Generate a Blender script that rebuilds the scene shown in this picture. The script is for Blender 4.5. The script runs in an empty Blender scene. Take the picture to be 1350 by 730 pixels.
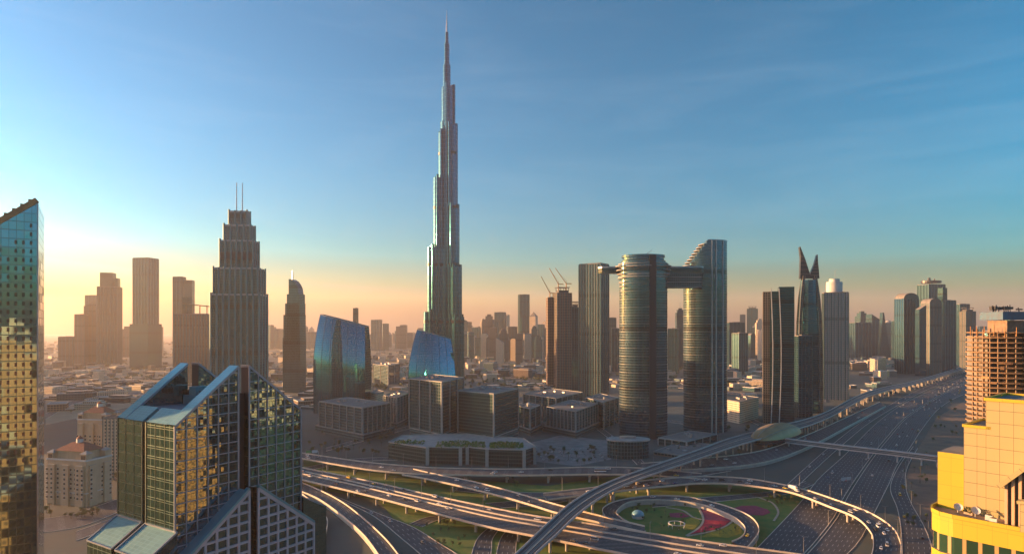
import bpy, bmesh, math, random
from mathutils import Vector, Matrix
random.seed(11)
R = math.radians
SC = bpy.context.scene
COL = SC.collection

# ------------------------------------------------------------------ camera, world, sun, exposure
F, HZ, CZ = 850.0, 432.0, 150.0            # focal length and horizon in photo pixels (1350 x 730), eye height in metres
cam_d = bpy.data.cameras.new('camera'); cam = bpy.data.objects.new('camera', cam_d); COL.objects.link(cam)
cam.location = (0, 0, CZ); cam.rotation_euler = (R(90), 0, 0)
cam_d.sensor_width = 36; cam_d.lens = 36 * F / 1350; cam_d.shift_y = (HZ - 365) / 1350
cam_d.clip_start = 1; cam_d.clip_end = 60000
SC.camera = cam

SUN_AZ, SUN_EL = R(-76), R(6.2)
sun_dir = Vector((math.sin(SUN_AZ) * math.cos(SUN_EL), math.cos(SUN_AZ) * math.cos(SUN_EL), math.sin(SUN_EL)))
w = bpy.data.worlds.new('World'); SC.world = w; w.use_nodes = True
nt = w.node_tree; nt.nodes.clear()
sky = nt.nodes.new('ShaderNodeTexSky'); sky.sky_type = 'NISHITA'; sky.sun_disc = False
sky.sun_elevation = SUN_EL; sky.sun_rotation = SUN_AZ
sky.altitude = 0; sky.air_density = 1.0; sky.dust_density = 2.0; sky.ozone_density = 3.5
hs = nt.nodes.new('ShaderNodeHueSaturation'); hs.inputs['Saturation'].default_value = 1.95; hs.inputs['Hue'].default_value = .459
gm_ = nt.nodes.new('ShaderNodeGamma'); gm_.inputs['Gamma'].default_value = 1.45
tn_ = nt.nodes.new('ShaderNodeMix'); tn_.data_type = 'RGBA'; tn_.blend_type = 'MULTIPLY'; tn_.inputs[0].default_value = 1; tn_.inputs[7].default_value = (.40, .98, .98, 1)
bg = nt.nodes.new('ShaderNodeBackground'); bg.inputs['Strength'].default_value = .058
wo = nt.nodes.new('ShaderNodeOutputWorld')
nt.links.new(sky.outputs[0], hs.inputs['Color']); nt.links.new(hs.outputs[0], gm_.inputs['Color']); sp_ = nt.nodes.new('ShaderNodeSeparateColor'); dv_ = nt.nodes.new('ShaderNodeMath'); dv_.operation = 'DIVIDE'
rg_ = nt.nodes.new('ShaderNodeMapRange'); rg_.inputs[1].default_value = .4; rg_.inputs[2].default_value = 1.0; rg_.interpolation_type = 'SMOOTHSTEP'
tm_ = nt.nodes.new('ShaderNodeMix'); tm_.data_type = 'RGBA'; tm_.inputs[6].default_value = (.27,.93,1.0,1); tm_.inputs[7].default_value = (.92,1.0,1.25,1)   # blue part of the sky cooler, glow near the horizon kept warm
nt.links.new(sky.outputs[0], sp_.inputs[0]); nt.links.new(sp_.outputs[0], dv_.inputs[0]); nt.links.new(sp_.outputs[2], dv_.inputs[1]); nt.links.new(dv_.outputs[0], rg_.inputs[0]); nt.links.new(rg_.outputs[0], tm_.inputs[0]); nt.links.new(tm_.outputs[2], tn_.inputs[7])
nt.links.new(gm_.outputs[0], tn_.inputs[6]); tc_ = nt.nodes.new('ShaderNodeTexCoord'); mp_ = nt.nodes.new('ShaderNodeMapping'); mp_.inputs['Scale'].default_value = (1.3, 1.3, 9.0); mp_.inputs['Rotation'].default_value = (0, R(9), 0)
no_ = nt.nodes.new('ShaderNodeTexNoise'); no_.inputs['Scale'].default_value = 2.2; no_.inputs['Detail'].default_value = 6; no_.inputs['Roughness'].default_value = .62; no_.inputs['Distortion'].default_value = .6
mr_ = nt.nodes.new('ShaderNodeMapRange'); mr_.inputs[1].default_value = .46; mr_.inputs[2].default_value = .78; mr_.inputs[4].default_value = .03
cl_ = nt.nodes.new('ShaderNodeMix'); cl_.data_type = 'RGBA'; cl_.inputs[7].default_value = (9.0, 9.4, 9.2, 1)
nt.links.new(tc_.outputs['Generated'], mp_.inputs[0]); nt.links.new(mp_.outputs[0], no_.inputs['Vector']); nt.links.new(no_.outputs['Fac'], mr_.inputs[0]); nt.links.new(mr_.outputs[0], cl_.inputs[0])
nt.links.new(tn_.outputs[2], cl_.inputs[6]); nt.links.new(cl_.outputs[2], bg.inputs['Color']); nt.links.new(bg.outputs[0], wo.inputs['Surface'])
sun_d = bpy.data.lights.new('sun', 'SUN'); sun_d.energy = 5.0; sun_d.angle = R(0.5); sun_d.color = (1.0, .52, .21)
sun = bpy.data.objects.new('sun', sun_d); COL.objects.link(sun)
sun.rotation_euler = sun_dir.to_track_quat('Z', 'Y').to_euler()
SC.view_settings.view_transform = 'Standard'; SC.view_settings.look = 'None'
SC.view_settings.exposure = 1.95; SC.view_settings.gamma = 1.0; SC.view_settings.use_curve_mapping = False
SC.cycles.max_bounces = 6; SC.cycles.diffuse_bounces = 2; SC.cycles.glossy_bounces = 3; SC.cycles.volume_bounces = 3
SC.cycles.transparent_max_bounces = 8; SC.cycles.use_denoising = True
SC.cycles.sample_clamp_indirect = 6.0

# ------------------------------------------------------------------ helpers
def gp(px, py, z=0.0):                      # where the sight line through a photo pixel meets the level z
    y = (CZ - z) * F / (py - HZ); return ((px - 675) / F * y, y)
def wx(px, y): return (px - 675) / F * y
def wz(py, y): return CZ - (py - HZ) * y / F

class MB:
    def __init__(s): s.v = []; s.f = []; s.uv = []; s.m = []
    def face(s, pts, uv=None, m=0):
        b = len(s.v); s.v += [tuple(p) for p in pts]; s.f.append(tuple(range(b, b + len(pts))))
        s.uv += list(uv) if uv else [(p[0], p[1]) for p in pts]; s.m.append(m); return s
    def prism(s, poly, z0, z1, side=0, top=1, poly2=None, bottom=False, cap=True):
        zf = z1 if callable(z1) else (lambda x, y: z1)
        q = poly2 or poly; n = len(poly); u = 0.0
        for i in range(n):
            a, b = poly[i], poly[(i + 1) % n]; c, d = q[(i + 1) % n], q[i]
            L = math.hypot(b[0] - a[0], b[1] - a[1])
            zc, zd = zf(*c), zf(*d)
            s.face([(a[0], a[1], z0), (b[0], b[1], z0), (c[0], c[1], zc), (d[0], d[1], zd)], [(u, z0), (u + L, z0), (u + L, zc), (u, zd)], side); u += L
        if cap: s.face([(p[0], p[1], zf(*p)) for p in q], None, top)
        if bottom: s.face([(p[0], p[1], z0) for p in reversed(poly)], None, top)
        return s
    def box(s, cx, cy, z0, sx, sy, h, rot=0, side=0, top=None, bottom=True):
        c, sn = math.cos(rot), math.sin(rot)
        poly = [(cx + x * c - y * sn, cy + x * sn + y * c) for x, y in ((-sx/2, -sy/2), (sx/2, -sy/2), (sx/2, sy/2), (-sx/2, sy/2))]
        return s.prism(poly, z0, z0 + h, side, side if top is None else top, bottom=bottom)
    def bar(s, p, q, wd, ht=None, m=0, up=(0, 0, 1)):
        p, q = Vector(p), Vector(q); d = q - p; L = d.length
        if L < 1e-6: return s
        d /= L; upv = Vector(up)
        if abs(d.dot(upv)) > .98: upv = Vector((0, 1, 0))
        a = d.cross(upv).normalized() * (wd / 2); b = a.cross(d).normalized() * ((ht or wd) / 2)
        r = [p - a - b, p + a - b, p + a + b, p - a + b]; t = [x + d * L for x in r]
        for i in range(4):
            j = (i + 1) % 4; s.face([r[i], r[j], t[j], t[i]], [(0, 0), (wd, 0), (wd, L), (0, L)], m)
        s.face(list(reversed(r)), None, m); s.face(t, None, m); return s
    def tube(s, p, q, r0, r1=None, n=8, m=0):
        p, q = Vector(p), Vector(q); r1 = r0 if r1 is None else r1; d = (q - p); L = d.length; d.normalize()
        a = d.cross(Vector((0, 0, 1)) if abs(d.z) < .95 else Vector((1, 0, 0))).normalized(); b = d.cross(a)
        A = [p + (a * math.cos(2*math.pi*i/n) + b * math.sin(2*math.pi*i/n)) * r0 for i in range(n)]
        B = [q + (a * math.cos(2*math.pi*i/n) + b * math.sin(2*math.pi*i/n)) * r1 for i in range(n)]
        for i in range(n):
            j = (i + 1) % n; s.face([A[i], A[j], B[j], B[i]], [(i, 0), (i + 1, 0), (i + 1, L), (i, L)], m)
        s.face(list(reversed(A)), None, m); s.face(B, None, m); return s
    def build(s, name, mats, parent=None, smooth=None, loc=None):
        me = bpy.data.meshes.new(name); me.from_pydata(s.v, [], s.f)
        uv = me.uv_layers.new(name='UVMap')
        flat = [c for p in s.uv for c in p]; uv.data.foreach_set('uv', flat)
        if not isinstance(mats, (list, tuple)): mats = [mats]
        for m in mats: me.materials.append(m)
        me.polygons.foreach_set('material_index', [min(i, len(mats) - 1) for i in s.m])
        bm = bmesh.new(); bm.from_mesh(me); bmesh.ops.remove_doubles(bm, verts=bm.verts, dist=0.0005)
        bmesh.ops.recalc_face_normals(bm, faces=bm.faces) if s.closed else None
        bm.to_mesh(me); bm.free()
        if smooth:
            me.polygons.foreach_set('use_smooth', [True] * len(me.polygons)); me.set_sharp_from_angle(angle=R(smooth))
        me.update()
        o = bpy.data.objects.new(name, me); COL.objects.link(o)
        if parent: o.parent = parent
        if loc: o.location = loc
        return o
    closed = False

def thing(name, label, cat, loc=(0, 0, 0), rz=0.0, group=None):
    o = bpy.data.objects.new(name, None); COL.objects.link(o); o.empty_display_size = 5
    o.location = (loc[0], loc[1], loc[2] if len(loc) > 2 else 0); o.rotation_euler = (0, 0, rz)
    o['label'] = label; o['category'] = cat
    if group: o['group'] = group
    return o
def tag(o, label, cat, group=None, kind=None):
    o['label'] = label; o['category'] = cat
    if group: o['group'] = group
    if kind: o['kind'] = kind
    return o
def struct(o, kind='structure'):
    o['kind'] = kind; return o
def dup(root, loc, rz=0.0, label=None, group=None, scale=1.0):
    r = root.copy(); COL.objects.link(r); r.location = loc; r.rotation_euler = (0, 0, rz); r.scale = (scale,) * 3
    if label: r['label'] = label
    if group: r['group'] = group
    for ch in list(root.children):
        c = ch.copy(); COL.objects.link(c); c.parent = r
        for g in list(ch.children):
            d = g.copy(); COL.objects.link(d); d.parent = c
    return r
def rect(x0, x1, y0, y1): return [(x0, y0), (x1, y0), (x1, y1), (x0, y1)]
def ell(cx, cy, a, b, n=32, a0=0): return [(cx + a * math.cos(a0 + 2*math.pi*i/n), cy + b * math.sin(a0 + 2*math.pi*i/n)) for i in range(n)]

# ------------------------------------------------------------------ materials
class NT:
    def __init__(s, name):
        s.mat = bpy.data.materials.new(name); s.mat.use_nodes = True; s.t = s.mat.node_tree; s.t.nodes.clear()
        s.out = s.t.nodes.new('ShaderNodeOutputMaterial'); s.b = s.t.nodes.new('ShaderNodeBsdfPrincipled')
        s.t.links.new(s.b.outputs[0], s.out.inputs[0])
    def n(s, typ, **k):
        x = s.t.nodes.new(typ)
        for a, v in k.items(): setattr(x, a, v)
        return x
    def put(s, sock, v):
        if hasattr(v, 'is_linked') or hasattr(v, 'node'): s.t.links.new(v, sock)
        else: sock.default_value = v
    def math(s, op, a, b=0.0, c=None):
        x = s.n('ShaderNodeMath', operation=op); s.put(x.inputs[0], a); s.put(x.inputs[1], b)
        if c is not None: s.put(x.inputs[2], c)
        return x.outputs[0]
    def mix(s, f, a, b):
        x = s.n('ShaderNodeMix', data_type='RGBA'); s.put(x.inputs[0], f)
        s.put(x.inputs[6], (*a, 1) if isinstance(a, tuple) else a); s.put(x.inputs[7], (*b, 1) if isinstance(b, tuple) else b)
        return x.outputs[2]
    def mixf(s, f, a, b):
        x = s.n('ShaderNodeMix', data_type='FLOAT'); s.put(x.inputs[0], f); s.put(x.inputs[2], a); s.put(x.inputs[3], b); return x.outputs[0]
    def noise(s, scale, detail=4, vec=None, rough=.55):
        x = s.n('ShaderNodeTexNoise'); x.inputs['Scale'].default_value = scale; x.inputs['Detail'].default_value = detail; x.inputs['Roughness'].default_value = rough
        if vec is None:
            vec = s.n('ShaderNodeTexCoord').outputs['Object']
        s.t.links.new(vec, x.inputs['Vector']); return x.outputs['Fac']
    def ramp(s, f, a, b):      # smooth remap a..b -> 0..1
        x = s.n('ShaderNodeMapRange'); x.inputs[1].default_value = a; x.inputs[2].default_value = b; s.put(x.inputs[0], f); return x.outputs[0]

def surf(name, col, col2=None, scale=.08, rough=.8, metal=0.0, lo=.35, hi=.65, streak=0.0):
    t = NT(name); col2 = col2 or tuple(c * .78 for c in col)
    f = t.ramp(t.noise(scale, 5), lo, hi)
    c = t.mix(f, col, col2)
    if streak:
        tc = t.n('ShaderNodeTexCoord'); mp = t.n('ShaderNodeMapping'); mp.inputs['Scale'].default_value = (1, 1, .04); t.t.links.new(tc.outputs['Object'], mp.inputs[0])
        g = t.ramp(t.noise(.9, 4, mp.outputs[0]), .5, .75); g = t.math('MULTIPLY', g, streak); c = t.mix(g, c, tuple(x * .55 for x in col))
    t.put(t.b.inputs['Base Color'], c); t.b.inputs['Roughness'].default_value = rough; t.b.inputs['Metallic'].default_value = metal
    return t.mat

def facade(name, glass, frame, bay=1.5, floor=3.6, mull=.12, band=.28, metal=.75, rough=.10, tilt=.02, var=.5, frame_metal=0.0, frame_rough=.55, group_n=1, panel=None, dark=.35, plant=0):
    """curtain wall: UV is metres along the wall and height; every pane has its own tint and a slight tilt"""
    t = NT(name); uv = t.n('ShaderNodeUVMap'); sp = t.n('ShaderNodeSeparateXYZ'); t.t.links.new(uv.outputs[0], sp.inputs[0])
    u = t.math('DIVIDE', sp.outputs[0], bay); v = t.math('DIVIDE', sp.outputs[1], floor)
    fu, fv = t.math('FRACT', u), t.math('FRACT', v)
    m = t.math('MAXIMUM', t.math('LESS_THAN', fu, mull), t.math('LESS_THAN', fv, band))
    cb = t.n('ShaderNodeCombineXYZ'); t.put(cb.inputs[0], t.math('FLOOR', u)); t.put(cb.inputs[1], t.math('FLOOR', v))
    wn = t.n('ShaderNodeTexWhiteNoise', noise_dimensions='3D'); t.t.links.new(cb.outputs[0], wn.inputs['Vector'])
    # broad patches: blinds down, rooms dark
    big = t.n('ShaderNodeTexNoise'); big.inputs['Scale'].default_value = .07; big.inputs['Detail'].default_value = 2
    t.t.links.new(uv.outputs[0], big.inputs['Vector'])
    k = t.math('MULTIPLY', t.math('ADD', t.math('MULTIPLY', wn.outputs['Value'], .7), t.math('MULTIPLY', big.outputs['Fac'], .5)), var)
    g = t.mix(k, glass, tuple(c * dark for c in glass))
    pf = t.math('LESS_THAN', t.math('FRACT', t.math('DIVIDE', t.math('ADD', sp.outputs[1], 17.0), floor * plant)), 1.6 / plant) if plant else None
    c = t.mix(m, g, frame)
    if plant: c = t.mix(t.math('MULTIPLY', pf, .75), c, tuple(x * .35 for x in frame))
    t.put(t.b.inputs['Base Color'], c)
    t.put(t.b.inputs['Metallic'], t.mixf(m, metal, frame_metal)); t.put(t.b.inputs['Roughness'], t.mixf(m, rough, frame_rough))
    if tilt:
        geo = t.n('ShaderNodeNewGeometry')
        sub = t.n('ShaderNodeVectorMath', operation='SUBTRACT'); t.t.links.new(wn.outputs['Color'], sub.inputs[0]); sub.inputs[1].default_value = (.5, .5, .5)
        sc = t.n('ShaderNodeVectorMath', operation='SCALE'); t.t.links.new(sub.outputs[0], sc.inputs[0]); sc.inputs['Scale'].default_value = tilt
        ad = t.n('ShaderNodeVectorMath', operation='ADD'); t.t.links.new(geo.outputs['Normal'], ad.inputs[0]); t.t.links.new(sc.outputs[0], ad.inputs[1])
        nm = t.n('ShaderNodeVectorMath', operation='NORMALIZE'); t.t.links.new(ad.outputs[0], nm.inputs[0]); t.t.links.new(nm.outputs[0], t.b.inputs['Normal'])
    return t.mat

def asphalt(name, col=(.055, .057, .062), lane=3.6, line=.2, mark=(.6, .6, .58), dash=12.0, duty=.4):
    t = NT(name); uv = t.n('ShaderNodeUVMap'); sp = t.n('ShaderNodeSeparateXYZ'); t.t.links.new(uv.outputs[0], sp.inputs[0])
    fu = t.math('FRACT', t.math('DIVIDE', sp.outputs[0], lane)); fv = t.math('FRACT', t.math('DIVIDE', sp.outputs[1], dash))
    ln = t.math('MULTIPLY', t.math('LESS_THAN', fu, line / lane), t.math('LESS_THAN', fv, duty))
    # darker wheel tracks in every lane
    tr = t.math('ABSOLUTE', t.math('SUBTRACT', t.math('FRACT', t.math('DIVIDE', sp.outputs[0], lane / 2)), .5))
    mp = t.n('ShaderNodeMapping'); mp.inputs['Scale'].default_value = (.5, .02, 1); t.t.links.new(uv.outputs[0], mp.inputs[0])
    no = t.noise(1.0, 5, mp.outputs[0]); nf = t.noise(.4, 5)
    c = t.mix(t.ramp(no, .35, .7), col, tuple(x * 1.5 for x in col)); c = t.mix(t.math('MULTIPLY', tr, .7), c, tuple(x * .6 for x in col))
    c = t.mix(t.math('MULTIPLY', t.ramp(nf, .55, .7), .4), c, tuple(x * 1.7 for x in col))
    jt = t.math('LESS_THAN', t.math('FRACT', t.math('DIVIDE', sp.outputs[1], 38.0)), .016); c = t.mix(t.math('MULTIPLY', jt, .8), c, tuple(x * .4 for x in col))
    pt = t.ramp(t.noise(.09, 2), .56, .6); c = t.mix(t.math('MULTIPLY', pt, .35), c, tuple(x * .55 for x in col))
    t.put(t.b.inputs['Base Color'], t.mix(ln, c, mark)); t.b.inputs['Roughness'].default_value = .75
    return t.mat

M = {}
M['concrete'] = surf('concrete', (.42, .39, .34), (.33, .31, .28), .15, .85, streak=.4)
M['parapet'] = surf('parapet_concrete', (.62, .55, .46), (.50, .44, .37), .1, .8, streak=.3)
M['white'] = surf('white_paint', (.55, .55, .53), (.46, .46, .45), .1, .6, streak=.2)
M['finstone'] = surf('pale_fin_stone', (.34, .34, .32), (.27, .27, .26), .1, .7, streak=.2)
M['steel'] = surf('steel', (.35, .37, .4), None, .3, .35, .8)
M['darkmetal'] = surf('dark_metal', (.06, .065, .07), None, .3, .4, .5)
M['roof'] = surf('roof_membrane', (.20, .195, .185), (.13, .13, .13), .12, .9)
M['roofpale'] = surf('roof_pale', (.34, .34, .33), (.24, .24, .24), .12, .9)
M['roofdark'] = surf('roof_dark', (.12, .12, .125), (.2, .19, .18), .1, .9)
M['tile'] = surf('roof_tile', (.26, .085, .055), (.18, .07, .05), .5, .8)
M['sandstone'] = surf('sandstone', (.48, .36, .24), (.40, .30, .20), .12, .85, streak=.3)
M['winglass'] = surf('window_glass', (.03, .035, .04), (.05, .055, .06), .5, .12, 0.0)
M['bark'] = surf('bark', (.11, .075, .045), None, 2.0, .9)
M['leaf'] = surf('leaf', (.05, .085, .022), (.085, .11, .03), .6, .7)
M['leaf2'] = surf('leaf_dark', (.035, .065, .025), (.06, .09, .03), .6, .7)
M['lawn'] = surf('lawn', (.055, .15, .022), (.14, .17, .035), .09, .95)
M['asph'] = asphalt('asphalt')
M['asph2'] = asphalt('asphalt_old', (.075, .073, .07))
M['slotdark0'] = surf('shadowed_recess_glass', (.008, .02, .032), None, .3, .5, 0)
M['edgegrey'] = surf('slab_edge_grey', (.22, .24, .24), (.16, .18, .18), .2, .5, .2)
M['pil'] = surf('pilaster_cladding', (.04, .11, .13), (.028, .085, .10), .1, .4, .4)
M['crane'] = surf('crane_paint', (.45, .20, .05), None, .2, .6)

# facades
M['f_bk'] = facade('needle_facade', (.02, .16, .22), (.018, .10, .14), bay=3.2, floor=9, mull=.34, band=.07, metal=.9, rough=.16, tilt=.015, var=.6, frame_metal=.7, frame_rough=.4)
M['f_addr'] = facade('ribbed_facade', (.015, .16, .19), (.02, .09, .105), bay=3.0, floor=3.8, mull=.22, band=.12, metal=.75, rough=.16, tilt=.02, var=.6, plant=17)
M['f_ribdark'] = facade('dark_ribbed_facade', (.04, .10, .12), (.12, .125, .12), bay=2.6, floor=3.8, mull=.36, band=.10, metal=.7, rough=.14, tilt=.03, var=.6, plant=20)
M['f_teal'] = facade('teal_glass', (.012, .14, .17), (.015, .075, .09), bay=2.4, floor=3.8, mull=.10, band=.2, metal=.75, rough=.12, tilt=.02, var=.6, frame_metal=.4, plant=19)
M['f_blue'] = facade('blue_curved_glass', (.05, .30, .36), (.03, .12, .15), bay=3.0, floor=4.2, mull=.12, band=.08, metal=.92, rough=.04, tilt=.008, var=.25, frame_metal=.6, frame_rough=.3)
M['f_twin'] = facade('banded_glass', (.05, .16, .22), (.05, .10, .12), bay=1.8, floor=3.7, mull=.20, band=.18, metal=.9, rough=.06, tilt=.03, var=.6, frame_metal=.1, plant=22)
M['f_dark'] = facade('dark_glass', (.015, .11, .15), (.012, .06, .085), bay=1.8, floor=3.8, mull=.10, band=.22, metal=.75, rough=.10, tilt=.03, var=.6, frame_metal=.3, plant=18)
M['f_stone'] = facade('stone_grid', (.012, .06, .07), (.05, .115, .125), bay=2.6, floor=3.8, mull=.42, band=.38, metal=.4, rough=.15, tilt=.03, var=.6)
M['f_office'] = facade('grey_louvre_glass', (.012, .09, .10), (.016, .065, .07), bay=3.0, floor=4.0, mull=.08, band=.34, metal=.6, rough=.2, tilt=.02, var=.6, frame_metal=.2)
M['f_office2'] = facade('fin_glass', (.02, .13, .15), (.035, .095, .105), bay=3.6, floor=4.0, mull=.16, band=.14, metal=.7, rough=.14, tilt=.02, var=.55)
M['f_white'] = facade('white_ribbed_facade', (.08, .11, .15), (.46, .42, .40), bay=2.6, floor=3.8, mull=.48, band=.12, metal=.5, rough=.15, tilt=.02, var=.5, plant=24)
M['f_conc'] = facade('bare_concrete_frame', (.03, .03, .035), (.25, .18, .13), bay=4.4, floor=3.8, mull=.18, band=.30, metal=0.0, rough=.9, tilt=0, var=.5, frame_rough=.9)
M['f_brown'] = facade('brown_stone_frame', (.04, .065, .065), (.14, .115, .09), bay=3.2, floor=3.8, mull=.42, band=.3, metal=.4, rough=.18, tilt=.02, var=.6, plant=15)
M['f_gold'] = facade('pale_residential_frame', (.09, .09, .09), (.62, .5, .36), bay=3.4, floor=3.4, mull=.45, band=.42, metal=.3, rough=.2, tilt=.04, var=.6)
M['f_sunny'] = facade('sandstone_tower_frame', (.06, .06, .06), (.46, .20, .05), bay=3.4, floor=3.4, mull=.42, band=.40, metal=.3, rough=.2, tilt=.04, var=.6)
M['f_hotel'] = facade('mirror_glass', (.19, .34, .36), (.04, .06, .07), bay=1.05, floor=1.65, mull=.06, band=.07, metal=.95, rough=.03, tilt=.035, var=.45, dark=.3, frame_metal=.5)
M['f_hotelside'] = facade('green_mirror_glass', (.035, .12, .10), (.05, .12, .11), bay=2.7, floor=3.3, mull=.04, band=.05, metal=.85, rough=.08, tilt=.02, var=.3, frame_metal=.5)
M['f_left'] = facade('steel_panel_windows', (.19, .36, .41), (.10, .20, .23), bay=2.45, floor=3.5, mull=.10, band=.12, metal=.95, rough=.04, tilt=.022, var=.3, frame_metal=.9, frame_rough=.2, dark=.4)

# ------------------------------------------------------------------ haze and ground
h = MB(); h.closed = True; h.prism(rect(-15000, 15000, -3500, 15000), -1.0, 850.0, 0, 0, bottom=True)
hm = bpy.data.materials.new('haze_air'); hm.use_nodes = True; n_ = hm.node_tree; n_.nodes.clear()
ho_ = n_.nodes.new('ShaderNodeOutputMaterial'); hv = n_.nodes.new('ShaderNodeVolumePrincipled')
hv.inputs['Color'].default_value = (1, .97, .95, 1); hv.inputs['Density'].default_value = .48e-4; hv.inputs['Anisotropy'].default_value = .42
n_.links.new(hv.outputs[0], ho_.inputs['Volume'])
struct(h.build('haze', hm), 'stuff')

gm = NT('dusty_ground')
a_ = gm.ramp(gm.noise(.004, 6), .35, .65); b_ = gm.ramp(gm.noise(.03, 5), .4, .62)
c_ = gm.mix(a_, (.075, .10, .09), (.038, .066, .064)); c_ = gm.mix(gm.math('MULTIPLY', b_, .65), c_, (.075, .075, .065))
c_ = gm.mix(gm.math('MULTIPLY', gm.ramp(gm.noise(.012, 3), .58, .66), .6), c_, (.05, .065, .03))
gm.put(gm.b.inputs['Base Color'], c_); gm.b.inputs['Roughness'].default_value = .95
g = MB(); N_ = 40
xs = [-14500 + 29000 * i / N_ for i in range(N_ + 1)]; ys = [-3000 + 17500 * i / N_ for i in range(N_ + 1)]
for i in range(N_):
    for j in range(N_): g.face([(xs[i], ys[j], 0), (xs[i+1], ys[j], 0), (xs[i+1], ys[j+1], 0), (xs[i], ys[j+1], 0)])
struct(g.build('ground', gm.mat))

def patch(name, pts, mat, z, kind='structure'):
    """flat area whose outline is measured from the photograph on the ground"""
    b = MB(); b.face([(*gp(px, py, z), z) for px, py in pts]); return struct(b.build(name, mat), kind)

M['pave'] = surf('paving', (.085, .115, .11), (.05, .078, .078), .05, .85)
M['paveblue'] = surf('plaza_paving', (.25, .245, .24), (.15, .16, .16), .08, .8)
M['sand'] = surf('sand', (.40, .30, .19), (.29, .22, .15), .02, .95)
M['dirt'] = surf('roadside_dirt', (.22, .15, .10), (.14, .10, .075), .05, .95)
patch('pavement', [(505, 600), (560, 540), (700, 520), (900, 530), (1000, 560), (985, 590), (880, 612), (720, 618), (600, 617)], M['pave'], .02)
patch('plaza', [(700, 583), (740, 573), (800, 580), (806, 605), (760, 614), (705, 608)], M['paveblue'], .05)
patch('lawn', [(400, 606), (500, 620), (600, 630), (720, 640), (860, 620), (1000, 640), (1060, 640), (1075, 655), (1000, 735), (560, 735), (500, 660), (400, 640)], M['lawn'], .03)
patch('sand_lot', [(60, 500), (200, 488), (400, 490), (420, 515), (200, 530), (60, 560)], M['sand'], .02)
patch('roadside', [(1190, 735), (1190, 640), (1205, 600), (1235, 550), (1285, 520), (1500, 520), (1500, 735)], M['dirt'], .02)

# ------------------------------------------------------------------ roads
def curve(pts, z, n):
    """photo outline (px, py[, z]) -> n evenly spaced points in the world"""
    P = []
    for p in pts:
        zz = p[2] if len(p) > 2 else z; P.append(Vector((*gp(p[0], p[1], zz), zz)))
    D = []
    for i in range(len(P) - 1):
        a = P[max(i - 1, 0)]; b = P[i]; c = P[i + 1]; d = P[min(i + 2, len(P) - 1)]
        for k in range(16):
            t = k / 16; D.append(.5 * ((2*b) + (c - a)*t + (2*a - 5*b + 4*c - d)*t*t + (3*b - a - 3*c + d)*t*t*t))
    D.append(P[-1]); S = [0]
    for i in range(1, len(D)): S.append(S[-1] + (D[i] - D[i-1]).length)
    out = []; j = 0
    for i in range(n):
        s = S[-1] * i / (n - 1)
        while j < len(S) - 2 and S[j+1] < s: j += 1
        t = (s - S[j]) / max(S[j+1] - S[j], 1e-6); out.append(D[j].lerp(D[j+1], min(max(t, 0), 1)))
    return out
ROADS = {}
def ribbon(b, A, B, dz, m=0, flip=False):
    v = 0; n = len(A)
    for i in range(n - 1):
        a0, b0, a1, b1 = A[i], B[i], A[i+1], B[i+1]; L = ((a1 - a0).length + (b1 - b0).length) / 2
        w0 = (b0 - a0).length; w1 = (b1 - a1).length; o = Vector((0, 0, dz))
        q = [a0 + o, b0 + o, b1 + o, a1 + o]; u = [(0, v), (w0, v), (w1, v + L), (0, v + L)]
        b.face(q, u, m); v += L
def wall_strip(b, A, z0, z1, th, m=0):
    n = len(A); side = []
    for i in range(n):
        d = (A[min(i + 1, n - 1)] - A[max(i - 1, 0)]); d.z = 0; d.normalize(); side.append(Vector((-d.y, d.x, 0)) * th / 2)
    for i in range(n - 1):
        p, q = A[i], A[i+1]; L = (q - p).length
        a, c, e, f_ = p - side[i], q - side[i+1], q + side[i+1], p + side[i]
        lo, hi = Vector((0, 0, z0)), Vector((0, 0, z1))
        b.face([a + lo, c + lo, c + hi, a + hi], [(0, 0), (L, 0), (L, 1), (0, 1)], m)
        b.face([e + lo, f_ + lo, f_ + hi, e + hi], [(0, 0), (L, 0), (L, 1), (0, 1)], m)
        b.face([a + hi, c + hi, e + hi, f_ + hi], [(0, 0), (L, 0), (L, th), (0, th)], m)

def road(name, key, A, B, z, n=70, mat=None, kerb=True):
    a, b_ = curve(A, z, n), curve(B, z, n); ROADS[key] = (a, b_)
    m = MB(); ribbon(m, a, b_, 0)
    o = m.build(name, mat or M['asph']); struct(o)
    if kerb:
        k = MB()
        for e in (a, b_): wall_strip(k, e, -.05 - z + .0, .14, .5)
        struct(k.build('kerb', M['parapet']))
    return o

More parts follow.
